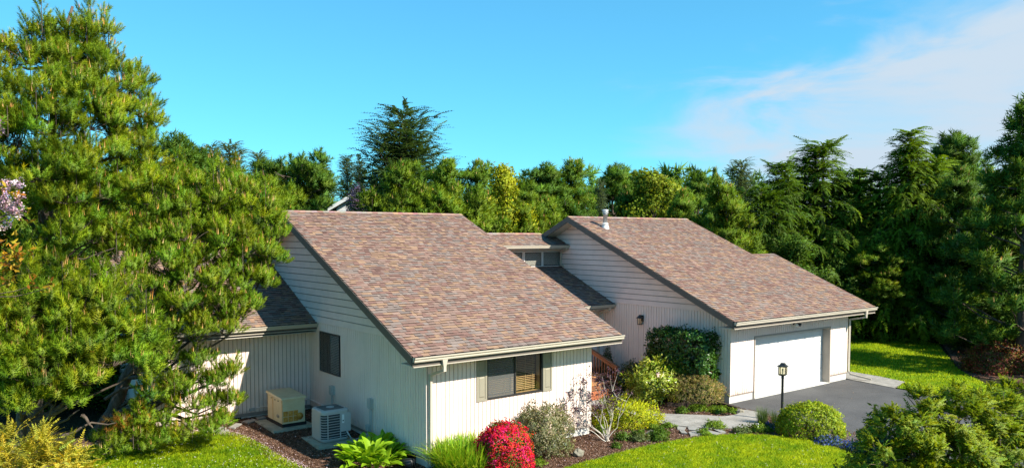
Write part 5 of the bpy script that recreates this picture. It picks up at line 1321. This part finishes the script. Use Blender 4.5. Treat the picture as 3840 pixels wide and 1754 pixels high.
# clipped red azalea: green leaves carrying masses of scarlet bloom
def azalea():
    t, P, D = shrub('azalea_shrub', 'clipped dome azalea covered in scarlet pink bloom by the front wall', (11.28, 15.02), .68, .66, 1.12, lv(200, n=7, ln=.05, w=.026, spread=.05, col=(.10, .17, .015)), 1700, seed=5, shell=.82, up=.3)
    rg = np.random.default_rng(6); fol = Fol(); Q, E = dome_pts(rg, 2300, .695, .675, 1.13, 2.4, .08, -.15, .93)
    w = np.clip(.22 + .95 * E[:, 2] - .45 * (Q[:, 0] * .8 - Q[:, 1] * -.5) / .7 + rg.normal(size=len(E)) * .3, 0, 1) > rg.uniform(0, .75, len(E))
    Q = Q[w] + np.array(t.location); E = E[w]; tp = [tpl_leaves(210 + i, n=6, ln=.05, w=.04, spread=.045, col=c, up=.8) for i, c in enumerate(((.78, .012, .06), (.76, .02, .17), (.74, .06, .03)))]
    k = rg.integers(0, 3, len(Q)); fr = frames(rg, E + Uz * .3)
    for j in range(3): fol.inst(tp[j], Q[k == j], fr[k == j], rg.uniform(.8, 1.2, (k == j).sum()), tints(rg, (k == j).sum(), .15, .05), unit(E[k == j] + rg.normal(size=E[k == j].shape) * .3), .35)
    fol.build('blossom', M['petal'], t)
azalea()
shrub('evergreen_shrub', 'rounded grey-green shrub right of the red azalea', (13.1, 15.78), .92, .74, 1.22, lv(220, n=6, ln=.075, w=.026, spread=.07, col=(.17, .20, .07), col2=(.32, .29, .17)), 1900, seed=7, lump=.14, shell=.6, zmin=-.3)
shrub('spirea_shrub', 'low golden yellow-green shrub beside the walk, behind the purple plant', (17.1, 16.6), 1.05, .75, .78, lv(230, n=7, ln=.06, w=.03, spread=.07, col=(.52, .54, .012), col2=(.36, .44, .012)), 1700, seed=8, lump=.16, shell=.7, rot=-.5)
shrub('dwarf_conifer', 'small dark conical conifer behind the handrail', (21.45, 21.75), .36, .36, 1.5, lv(240, n=8, ln=.05, w=.016, spread=.05, col=(.035, .085, .012)), 800, seed=9, pw=1.25, lump=.04, shell=.85, up=.8)
shrub('azalea_shrub', 'dark rounded shrub between the handrail and the rhododendron', (20.98, 19.85), .62, .62, 1.15, lv(250, n=6, ln=.06, w=.026, spread=.06, col=(.06, .095, .018)), 1000, seed=10, lump=.1)
BLOOM_P = tpl_leaves(262, n=16, ln=.075, w=.06, spread=.05, col=(.80, .60, .58), up=.5)
BLOOM_R = tpl_leaves(263, n=10, ln=.05, w=.05, spread=.03, col=(.65, .015, .02), up=.6)
shrub('rhododendron', 'leafy rhododendron with pale pink blossom clusters before the garage side wall', (20.4, 18.3), 1.08, .95, 1.40, lv(260, n=6, ln=.14, w=.045, spread=.07, col=(.26, .33, .02), col2=(.46, .48, .08)), 1150, seed=11, lump=.18, shell=.6, zmin=-.2, clear=.15, flowers=(BLOOM_P, 4, 1.15, 'flower_cluster', .35), mat='leaf_gloss')
shrub('azalea_shrub', 'low spreading brown-tinged azalea at the garage corner', (20.85, 16.95), .95, 1.05, 1.05, lv(270, n=7, ln=.045, w=.022, spread=.05, col=(.24, .25, .05), col2=(.36, .25, .12)), 1500, seed=12, lump=.1, zmin=.0, clear=.28, rot=.1, stems=16)
shrub('camellia', 'large dark glossy camellia clipped to a block against the garage wall', (21.42, 18.0), .58, 1.25, 2.42, lv(280, n=6, ln=.10, w=.055, spread=.07, col=(.055, .135, .016), fold=.12), 3600, seed=13, pw=14, lump=.02, zmin=-1., shell=.86, mat='leaf_gloss', flowers=(BLOOM_R, 5, 1.0, 'flower', -.2))
shrub('boxwood_shrub', 'clipped bright green mound right of the lamp post', (20.56, 12.42), .90, .78, .90, lv(290, n=7, ln=.055, w=.030, spread=.05, col=(.22, .32, .012), col2=(.36, .42, .02)), 2100, seed=14, lump=.05, shell=.85, rot=-.6)
# sparse purple-leaved smoke bush with bare pale stems
def smoke_bush():
    rg = np.random.default_rng(21); base = np.array((15.3, 15.5, 0)); t = empty('smoke_bush', tuple(base), 'sparse purple-leaved shrub with pale bare stems at the right end of the front wall', 'shrub'); mb = MB(); fol = Fol(); P = []
    tops = [at(2140, 1480, 21.6), at(2180, 1430, 21.8), at(2210, 1500, 22), at(2240, 1420, 22), at(2270, 1450, 22), at(2290, 1410, 21.8), at(2330, 1470, 22), at(2370, 1480, 21.8), at(2120, 1540, 21.5), at(2160, 1560, 21.7), at(2250, 1530, 21.6), at(2300, 1520, 21.7)]
    for q in tops:
        m = base + (q - base) * .35 + rg.normal(size=3) * .05
        limb(mb, rg, base + rg.normal(size=3) * np.array((.05, .05, 0)), m, .016, .010, 0, 4, .03); p = limb(mb, rg, m, q, .009, .003, 0, 5, .05)
        for k in range(3):
            b = p[1 + k]; e = b + (q - base) * .22 + rg.normal(size=3) * .14; limb(mb, rg, b, e, .007, .003, 0, 3, .04)
            if q[0] < 99: P += [e + rg.normal(size=3) * .06 for _ in range(7)]
        P += [q + rg.normal(size=3) * .09 for _ in range(16)]
    P = np.array(P); left = ((P - base) @ Rv) < .45; P = P[left | (rg.random(len(P)) < .25)]
    tp = lv(300, n=4, ln=.055, w=.035, spread=.05, col=(.10, .05, .08), col2=(.17, .11, .14))
    k = rg.integers(0, 3, len(P)); fr = frames(rg, rg.normal(size=P.shape) + Uz * .4)
    for j in range(3): fol.inst(tp[j], P[k == j], fr[k == j], rg.uniform(.8, 1.2, (k == j).sum()), tints(rg, (k == j).sum(), .2, .1))
    mb.build('stems', M['bark_pale'], t); fol.build('foliage', M['petal'], t)
smoke_bush()
# big-leaved perennial
def leaf_mesh(name, L, W, bend, seed):
    rg = np.random.default_rng(seed); V = []; T = []; C = []; n = 7
    for i in range(n + 1):
        t = i / n; w = W * math.sin(math.pi * min(1, t * .92 + .06)) ** .8 * (1 - .2 * t); x = L * t; z = L * (.55 * t - bend * t * t)
        V += [(x, -w / 2, z + w * .22 + rg.normal() * .006), (x, 0, z), (x, w / 2, z + w * .22 + rg.normal() * .006)]; c = np.array((.24, .40, .014)) * (1 + .25 * t); C += [tuple(c * 1.05), tuple(c * .85), tuple(c * 1.05)]
    for i in range(n):
        a = i * 3
        for (p, q) in ((0, 1), (1, 2)): T += [(a + p, a + 3 + p, a + 3 + q), (a + p, a + 3 + q, a + q)]
    o = tri_mesh(name, V, T, C, M['leaf']); me = o.data; bpy.data.objects.remove(o)
    me.polygons.foreach_set('use_smooth', [True] * len(me.polygons)); return me
def big_leaf_plant(base, R_, n, label, seed):
    rg = random.Random(seed); z = gz(*base); t = empty('leafy_perennial', (base[0], base[1], z), label, 'plant')
    ms = [leaf_mesh('leaf', .46, .22, .45, 1), leaf_mesh('leaf', .38, .20, .6, 2), leaf_mesh('leaf', .42, .18, .3, 3)]
    for i in range(n):
        a = rg.uniform(0, 6.28); r = R_ * math.sqrt(rg.random()); o = bpy.data.objects.new('leaf', rg.choice(ms)); col.objects.link(o); o.parent = t
        o.location = (r * math.cos(a), r * math.sin(a), rg.uniform(.02, .40) * (1 - .45 * r / R_)); o.rotation_euler = (rg.uniform(-.3, .3), rg.uniform(-.75, .1) - .3 * (1 - r / R_), a + rg.uniform(-.6, .6)); s = rg.uniform(.75, 1.15); o.scale = (s, s, s)
big_leaf_plant((9.0, 17.62), .70, 170, 'big-leaved bright green clump in front of the gable wall', 4)
big_leaf_plant((9.62, 18.25), .36, 40, 'shaded big-leaved clump close against the gable wall', 5)
# strap-leaved clump
def blades(name, label, base, R_, n, L, w, cols, seed, cat='plant', upright=.9, arch=.6):
    rg = np.random.default_rng(seed); base = np.array((*base, gz(*base))); t = empty(name, tuple(base), label, cat); fol = Fol(); V = []; T = []; C = []; m = 5
    for i in range(n):
        a = rg.uniform(0, 6.28); r = R_ * math.sqrt(rg.random()) * .75; o = np.array((r * math.cos(a), r * math.sin(a), 0)); d = np.array((math.cos(a + rg.normal() * .7), math.sin(a + rg.normal() * .7), 0)) * rg.uniform(.1, .7); l = L * rg.uniform(.7, 1.15)
        s = np.array((-d[1], d[0], 0)); s = s / (np.linalg.norm(s) + 1e-6) * w * rg.uniform(.7, 1.2) / 2; c = np.array(cols[rg.integers(0, len(cols))]) * rg.uniform(.8, 1.2); k = len(V)
        for q in range(m + 1):
            u = q / m; p = base + o + d * l * (u * .5 + arch * u * u) + Uz * l * (upright * u - .42 * np.linalg.norm(d) * u ** 2.5); ww = (1 - u ** 3) if q < m else .02
            V += [p - s * ww, p + s * ww]; C += [c, c]
        for q in range(m): b = k + 2 * q; T += [(b, b + 1, b + 3), (b, b + 3, b + 2)]
    fol.raw(V, T, np.clip(C, 0, 1)); fol.build('blades', M['leaf'], t, normals=False); return t
blades('daylily', 'bright green strap-leaved clump at the front corner of the house', (10.55, 15.62), .95, 1500, 1.0, .028, ((.16, .34, .012), (.25, .42, .014), (.38, .46, .03)), 31)
blades('ornamental_grass', 'upright dark green grass tuft left of the lamp post', (20.55, 14.05), .17, 260, .62, .008, ((.05, .12, .02), (.08, .16, .02), (.14, .19, .05)), 32, upright=1., arch=.12)
blades('ornamental_grass', 'thin small grass tuft just beside the lamp post', (20.98, 13.92), .10, 90, .48, .007, ((.06, .13, .02), (.12, .18, .04)), 33, upright=1., arch=.12)
# low tufts and creeping plants in the beds
def tuft_plant(base, r, h, colr, n, label, seed, nm='groundcover_plant', group='small plants in the mulch beds', tp=None, fl=None):
    t, P, D = shrub(nm, label, base, r, r, h, tp or lv(seed * 3 + 400, n=6, ln=.07, w=.03, spread=.05, col=colr), n, seed=seed, stems=2, shell=.4, lump=.25, group=group, cat='plant')
    if fl:
        rg = np.random.default_rng(seed + 900); f = Fol(); m = fl[1]; i = rg.integers(0, len(P), m); f.inst(tpl_leaves(seed + 800, n=5, ln=.035, w=.03, spread=.03, col=fl[0], up=.6), P[i] + Uz * .03, frames(rg, D[i] + Uz), rg.uniform(.8, 1.2, m), tints(rg, m, .2, .1)); f.build('blossom', M['petal'], t)
G1 = (.09, .17, .015); G2 = (.16, .26, .02); BL = (.10, .16, .62)
for i, (b, r, h, c, n, lab, fl) in enumerate((
  ((15.05, 14.9), .13, .14, G1, 60, 'tiny green tuft at the foot of the pale stemmed shrub', None), ((15.75, 15.35), .2, .18, G1, 110, 'green tuft just right of the pale stemmed shrub', None),
  ((16.05, 15.0), .24, .2, (.12, .16, .05), 120, 'greyish tuft nearest the lawn below the yellow shrub', None), ((16.55, 14.75), .26, .24, G1, 140, 'dark tuft at the lawn edge below the yellow shrub', None),
  ((16.4, 15.35), .22, .17, G1, 110, 'middle tuft of the group below the yellow shrub', None), ((17.0, 15.0), .22, .2, G1, 110, 'tuft left of the flagstones', None), ((17.35, 15.55), .2, .16, G2, 90, 'tuft touching the right end of the yellow shrub', None),
  ((17.95, 15.55), .17, .13, G2, 70, 'small bright tuft at the top of the flagstones', None), ((18.05, 14.28), .18, .16, G2, 80, 'bright weed between the flagstones', None), ((18.95, 14.62), .32, .18, G2, 190, 'creeping green mat between the flagstones and the walk', None),
  ((19.1, 13.75), .28, .18, (.13, .18, .06), 130, 'pale leafy mat on the lawn edge left of the stake', None), ((19.75, 13.55), .34, .2, G2, 200, 'leafy green mat below the walk left of the grass tuft', None),
  ((20.15, 13.55), .26, .15, (.07, .12, .04), 120, 'blue flowering mat below the upright grass tuft', (BL, 110)), ((20.75, 13.55), .2, .16, (.07, .12, .04), 90, 'blue flowering patch at the foot of the lamp post', (BL, 60)),
  ((20.02, 11.55), .42, .17, (.07, .12, .05), 220, 'blue flowering edge below the clipped mound', (BL, 260)), ((20.18, 10.75), .38, .17, (.07, .12, .05), 190, 'blue flowering edge beside the drive at the lawn corner', (BL, 210)),
  ((19.75, 16.55), .22, .2, G1, 110, 'dark leafy tuft under the rhododendron by the walk', None), ((20.5, 16.45), .38, .16, G2, 170, 'pale leafy groundcover below the low azalea', None), ((20.85, 15.95), .36, .16, G2, 170, 'pale green groundcover where the walk meets the timber', None), ((21.1, 15.6), .18, .14, G2, 80, 'small green plant beside the end of the timber', None),
  ((12.3, 14.95), .2, .16, G2, 80, 'small green seedling right of the red azalea', None), ((13.75, 16.25), .2, .3, G1, 70, 'leafy sprig against the front wall beside the grey-green shrub', None), ((15.75, 16.2), .16, .32, G2, 70, 'green sprig at the right corner of the front wall', None))):
    tuft_plant(b, r, h, c, n, lab, 40 + i, fl=fl)
# right hand side: cypress, rhododendron in the foreground, azalea on the far bed
FR_C = [tpl_frond(330 + i, 6, .17, .09, .03, .5, col=(.12, .20, .010), tip=(.36, .42, .018)) for i in range(3)]
def cypress(label, blobs, seed, base, name='cypress_shrub', frs=FR_C, dens=1., mat='leaf'):
    rg = np.random.default_rng(seed); t = empty(name, tuple(base), label, 'shrub'); mb = MB(); fol = Fol(); base = np.array(base, float)
    for (u, v, d, r) in blobs:
        c = at(u, v, d); limb(mb, rg, base, c, .06, .015, 0, 5, .04)
        n = int(950 * dens * (r / .8) ** 2); q = unit(rg.normal(size=(n, 3))); q = q[q[:, 2] > -.7]; n = len(q)
        cl = unit(rg.normal(size=(11, 3))); near = np.argmax(q @ cl.T, 1); q = unit(q * .5 + cl[near] * .65)
        P = c + q * r * rg.uniform(.5, 1.05, (n, 1)) ** .7 * np.array((1, 1, .85)); D = unit(q + Uz * rg.uniform(-.3, .45, (n, 1)) + rg.normal(size=q.shape) * .4)
        x = unit(Uz[None] - D * D[:, 2:3] + rg.normal(size=D.shape) * .4); x = unit(x - D * (x * D).sum(1, keepdims=True)); Rm = np.stack([x, np.cross(D, x), D], -1)
        NO = unit(q * .8 + D * .3 + x * .4 + rg.normal(size=D.shape) * .2); k = rg.integers(0, len(frs), n); S = rg.uniform(.7, 1.3, n); tn = tints(rg, n, .18, .09)
        for j, tp in enumerate(frs): fol.inst(tp, P[k == j], Rm[k == j], S[k == j], tn[k == j], NO[k == j], .3)
        for _ in range(5): e = c + unit(rg.normal(size=3)) * r * .9; limb(mb, rg, c, e, .012, .004, 0, 4, .05)
    mb.build('branches', M['twig'], t); fol.build('foliage', M[mat], t); return t
cypress('large feathery golden-green cypress filling the lower right corner', [(3480, 1555, 15.6, .55), (3620, 1545, 15.8, .6), (3400, 1635, 15.2, .6), (3540, 1645, 15.2, .75), (3680, 1635, 15.4, .75), (3800, 1595, 15.8, .75), (3330, 1735, 14.8, .6), (3470, 1765, 14.7, .75), (3620, 1765, 14.7, .8), (3770, 1735, 15, .8), (3880, 1675, 15.4, .7), (3330, 1845, 14.5, .6), (3480, 1895, 14.3, .8), (3650, 1905, 14.3, .8), (3820, 1875, 14.6, .8)], 51, spot(3580, 15))
cypress('second golden-green cypress behind the large one at the right edge', [(3800, 1500, 18.5, .5), (3720, 1520, 18.2, .45), (3880, 1500, 18.5, .55), (3830, 1560, 18.2, .6)], 52, spot(3830, 19.4))
shrub('rhododendron', 'foreground rhododendron with pale new shoots and red buds left of the cypress', tuple(spot(3345, 16.4)), .85, .8, 1.75, lv(340, n=6, ln=.13, w=.042, spread=.07, col=(.06, .11, .014), col2=(.12, .18, .02)), 1400, seed=53, lump=.15, shell=.6, mat='leaf_gloss', flowers=(BLOOM_R, 6, .9, 'flower_bud', .45))
shrub('azalea_shrub', 'wide red and bronze azalea on the far bed at the right edge', tuple(spot(3760, 33.4)), 2.1, 1.2, 1.2, lv(350, n=7, ln=.10, w=.05, spread=.10, col=(.16, .15, .03), col2=(.30, .07, .05)), 1600, seed=54, lump=.1, shell=.7)
shrub('leafy_shrub', 'small yellow-green shrub at the far edge of the right lawn', tuple(spot(3455, 43)), 1.1, 1.0, 1.5, lv(360, n=7, ln=.14, w=.06, spread=.14, col=(.13, .18, .02)), 500, seed=55, lump=.2)
# left foreground: golden cypress, cherry branch
FR_G = [tpl_frond(370 + i, 9, .30, .07, .02, .3, col=(.40, .36, .03), tip=(.66, .56, .06)) for i in range(3)]
cypress('golden yellow thread cypress in the lower left corner', [(20, 1690, 13.4, .32), (110, 1700, 13.2, .36), (200, 1740, 13, .36), (40, 1780, 13, .45), (150, 1800, 12.9, .45), (260, 1800, 12.9, .32), (-60, 1740, 13.2, .45)], 56, spot(100, 13.1), frs=FR_G, dens=.9)
def cherry():
    rg = np.random.default_rng(61); base = spot(-260, 11.0); t = tree_thing('cherry_tree', base, 'flowering cherry reaching in at the left edge with pink blossom and bronze leaves'); mb = MB(); fl = Fol(); lf = Fol()
    tp = [base, base + np.array((.1, .05, 1.6)), at(-240, 900, 11.0), at(-200, 600, 11)]; mb.smooth = True; mb.tube(tp, [.14, .12, .1, .06], 8)
    pk = [tpl_leaves(380 + i, n=14, ln=.026, w=.024, spread=.04, col=c, up=.3) for i, c in enumerate(((.72, .50, .62), (.80, .66, .74), (.64, .40, .56)))]
    br = [tpl_leaves(390 + i, n=3, ln=.09, w=.038, spread=.05, col=c, up=-.2) for i, c in enumerate(((.42, .17, .02), (.48, .28, .02), (.40, .30, .02)))]
    for (u, v, k, kind) in ((5, 470, 22, 'p'), (40, 690, 18, 'p'), (75, 700, 16, 'p'), (10, 730, 24, 'p'), (35, 760, 30, 'p'), (75, 750, 20, 'p'), (45, 800, 34, 'p'), (80, 795, 14, 'p'), (5, 845, 18, 'p'), (20, 900, 10, 'b'), (20, 960, 14, 'b'), (55, 945, 12, 'b'), (90, 965, 12, 'b'), (40, 985, 16, 'b'), (15, 1000, 12, 'b'), (50, 1050, 12, 'b'), (120, 1070, 7, 'b'), (175, 1080, 6, 'b'), (15, 470, 3, 'b'), (50, 720, 4, 'b'), (85, 740, 4, 'b'), (95, 800, 4, 'b'), (10, 700, 3, 'b')):
        q = at(u, v, 11.0 + rg.normal() * .08); s = at(-160, v + 60, 11.0); limb(mb, rg, s, q, .012, .004, .02, 6, .02)
        k = max(3, int(k * .5)); P = q + rg.normal(size=(k, 3)) * (.05 if kind == 'p' else .06); tps = pk if kind == 'p' else br; f = fl if kind == 'p' else lf
        j = rg.integers(0, 3, k); fr = frames(rg, rg.normal(size=(k, 3)) + Uz * (0 if kind == 'p' else -.3))
        for a in range(3): f.inst(tps[a], P[j == a], fr[j == a], rg.uniform(.8, 1.25, (j == a).sum()), tints(rg, (j == a).sum(), .12, .06))
    mb.build('branches', M['twig'], t); fl.build('blossom', M['petal'], t); lf.build('leaves', M['leaf'], t)
cherry()
# a browned spray on the low pine branches
def brown_spray():
    rg = np.random.default_rng(66); f = Fol(); P = np.concatenate([at(u, v, 19.4) + rg.normal(size=(26, 3)) * np.array((.12, .12, .07)) for u, v in ((430, 1580), (470, 1590), (440, 1600), (530, 1585))])
    T_B = tpl_tuft(399, 22, .12, .10, .013, col=(.42, .20, .03), tip=(.52, .28, .05)); f.inst(T_B, P, frames(rg, rg.normal(size=P.shape) + Uz), rg.uniform(.8, 1.2, len(P)), tints(rg, len(P), .2, .1))
    f.build('browned_spray', M['leaf'], pine2, label='browned orange needles on a low branch')
brown_spray()

# ------------------------------------------------------------------ grass blades, bark chips, fallen petals
def in_poly(P, poly):
    x, y = P[:, 0], P[:, 1]; r = np.zeros(len(P), bool); n = len(poly)
    for i in range(n):
        (x0, y0), (x1, y1) = poly[i], poly[(i + 1) % n]
        c = ((y0 > y) != (y1 > y)); xi = (x1 - x0) * (y - y0) / ((y1 - y0) if y1 != y0 else 1e-9) + x0; r ^= c & (x < xi)
    return r
def seen(P, margin=.03):
    d = P @ Fv[:2]; u = (P @ Rv[:2]) / np.maximum(d, .1); v = 5.8 / np.maximum(d, .1)
    return (d > 5) & (np.abs(u) < .663 + margin) & (v < .300 + margin)
def grass(poly, name, n, seed, h=.055, w=.017, zo=.018, daisies=0):
    rg = np.random.default_rng(seed); pl = np.array(poly); lo, hi = pl.min(0), pl.max(0); P = rg.uniform(lo, hi, (n * 12, 2)); P = P[in_poly(P, poly) & seen(P)][:n]; P = P + np.where(rg.random((len(P), 1)) < .12, rg.normal(size=P.shape) * .07, 0); n = len(P)
    z = np.array([gz(x, y) for x, y in P]) + zo; a = rg.uniform(0, 6.28, n); s = np.c_[np.cos(a), np.sin(a), 0 * a] * w / 2; l = rg.normal(size=(n, 2)) * .5
    hh = h * rg.uniform(.6, 1.3, n); B = np.c_[P, z]; tip = B + np.c_[l * hh[:, None], hh]
    V = np.stack([B - s, B + s, tip], 1).reshape(-1, 3); T = np.arange(3 * n).reshape(-1, 3)
    pt = np.sin(P[:, 0] * 1.9 + np.sin(P[:, 1] * 1.3) * 2) * np.sin(P[:, 1] * 2.3 + np.cos(P[:, 0] * .9) * 2); pt2 = np.sin(P[:, 0] * 5.1 + 2 * np.sin(P[:, 1] * 3.7)) * np.sin(P[:, 1] * 6.3 + 2 * np.cos(P[:, 0] * 4.1)); g = np.clip(.45 + .32 * pt + .28 * pt2 + rg.normal(size=n) * .3, 0, 1)[:, None]
    c = np.array((.17, .33, .006)) * (1 - g) + np.array((.52, .60, .012)) * g; c = c * rg.uniform(.75, 1.25, (n, 1))
    C = np.repeat(c, 3, 0); f = Fol(); g3 = np.cross(V[1::3] - V[0::3], V[2::3] - V[0::3])[:, 2] < 0; T[g3] = T[g3][:, ::-1]; NN = np.repeat(unit(np.c_[rg.normal(size=(n, 2)) * .35, np.ones(n)]), 3, 0); f.raw(V, T, np.clip(C, 0, 1), NN)
    if daisies:
        q = P[rg.integers(0, n, daisies)]; Q = np.c_[q, [gz(x, y) + .06 for x, y in q]]; f.inst(tpl_leaves(seed + 5, n=5, ln=.02, w=.016, spread=.008, col=(.75, .75, .68), up=.5), Q, frames(rg, np.tile(Uz, (daisies, 1))), rg.uniform(.8, 1.3, daisies), np.ones((daisies, 3)))
    return f.build(name, M['leaf'], kind='stuff', label={'grass_front': 'mown bright grass of the front lawn', 'grass_left': 'mown grass of the left lawn with fallen petals', 'grass_right': 'mown grass of the shaded right lawn'}[name], cat='grass')
def renamed(o): o.name = 'grass'; return o
renamed(grass(LAWN_F, 'grass_front', 112000, 71, daisies=140)); renamed(grass(LAWN_L, 'grass_left', 50000, 72, daisies=500)); renamed(grass(LAWN_R, 'grass_right', 70000, 73, h=.07, w=.03, zo=.02))
def chips():
    rg = np.random.default_rng(75); P = rg.uniform((3.5, 11.0), (21.9, 24), (260000, 2)); ok = seen(P) & ~in_poly(P, LAWN_F) & ~in_poly(P, LAWN_L) & ~in_poly(P, WALK_UP + WALK_LO) & ~in_poly(P, [(HX0, WY), (HX1, WY), (HX1, 22), (HX0, 24)])
    ok &= ~((P[:, 1] > 16.0) & (P[:, 0] > 15.5) & (P[:, 0] < 17.5) & (P[:, 1] > 20)) & ~((P[:, 0] > 17.3) & (P[:, 1] > 19.9)) & ~((P[:, 0] > HX0) & (P[:, 0] < HX1) & (P[:, 1] > WY))
    P = P[ok][:30000]; n = len(P); f = Fol(); V = np.array(((-.5, -.28, 0), (.5, -.2, .1), (.42, .3, .05), (-.45, .22, .12))); T = np.array(((0, 1, 2), (0, 2, 3)))
    pal = np.array(((.15, .075, .045), (.24, .13, .085), (.10, .05, .03), (.32, .21, .15), (.06, .03, .02), (.44, .32, .26)))
    c = pal[rg.choice(6, n, p=(.3, .22, .22, .1, .11, .05))]; B = np.c_[P, [gz(x, y) + .012 for x, y in P]]; fr = frames(rg, np.tile(Uz, (n, 1)) + rg.normal(size=(n, 3)) * .35)
    f.inst((V, T, np.ones((4, 3))), B, fr, rg.uniform(.022, .06, n), c); f.build('bark_chips', M['petal'], kind='stuff', label='loose bark chips strewn over the planting beds', cat='mulch')
    # petals blown along the left lawn edge and over the beds
    m = 1500; e = np.array(EDGE_L); i = rg.integers(0, len(e), m); Q = e[i] + rg.normal(size=(m, 2)) * .10; s2 = P[rg.integers(0, n, 900)]; Q = np.r_[Q, s2]; m = len(Q); f = Fol()
    f.inst((V * np.array((1, 1.4, 1)), T, np.ones((4, 3))), np.c_[Q, [gz(x, y) + .035 for x, y in Q]], frames(rg, np.tile(Uz, (m, 1)) + rg.normal(size=(m, 3)) * .3), rg.uniform(.018, .036, m), np.array((.72, .55, .58)) * rg.uniform(.8, 1.15, (m, 1)))
    f.build('fallen_petals', M['petal'], kind='stuff', label='pale pink petals fallen along the left lawn edge', cat='petals')
chips()

def litter():
    rg = np.random.default_rng(81); n = 420; P = rg.uniform((20.6, 9.5), (29.3, 16.3), (n * 2, 2)); P = P[(rg.random(n * 2) < np.clip(np.abs(P[:, 0] - 25) / 4.5, .08, 1))][:n]; n = len(P); f = Fol()
    V = np.array(((-.5, -.2, 0), (.5, -.15, .06), (.4, .2, .03), (-.45, .18, .08))); T = np.array(((0, 1, 2), (0, 2, 3)))
    f.inst((V, T, np.ones((4, 3))), np.c_[P, np.full(n, .014)], frames(rg, np.tile(Uz, (n, 1)) + rg.normal(size=(n, 3)) * .12), rg.uniform(.02, .055, n), np.array(((.22, .13, .06), (.10, .07, .04), (.34, .27, .18)))[rg.integers(0, 3, n)])
    f.build('leaf_litter', M['petal'], kind='stuff', label='dry needles and leaf bits scattered on the drive', cat='litter')
litter()
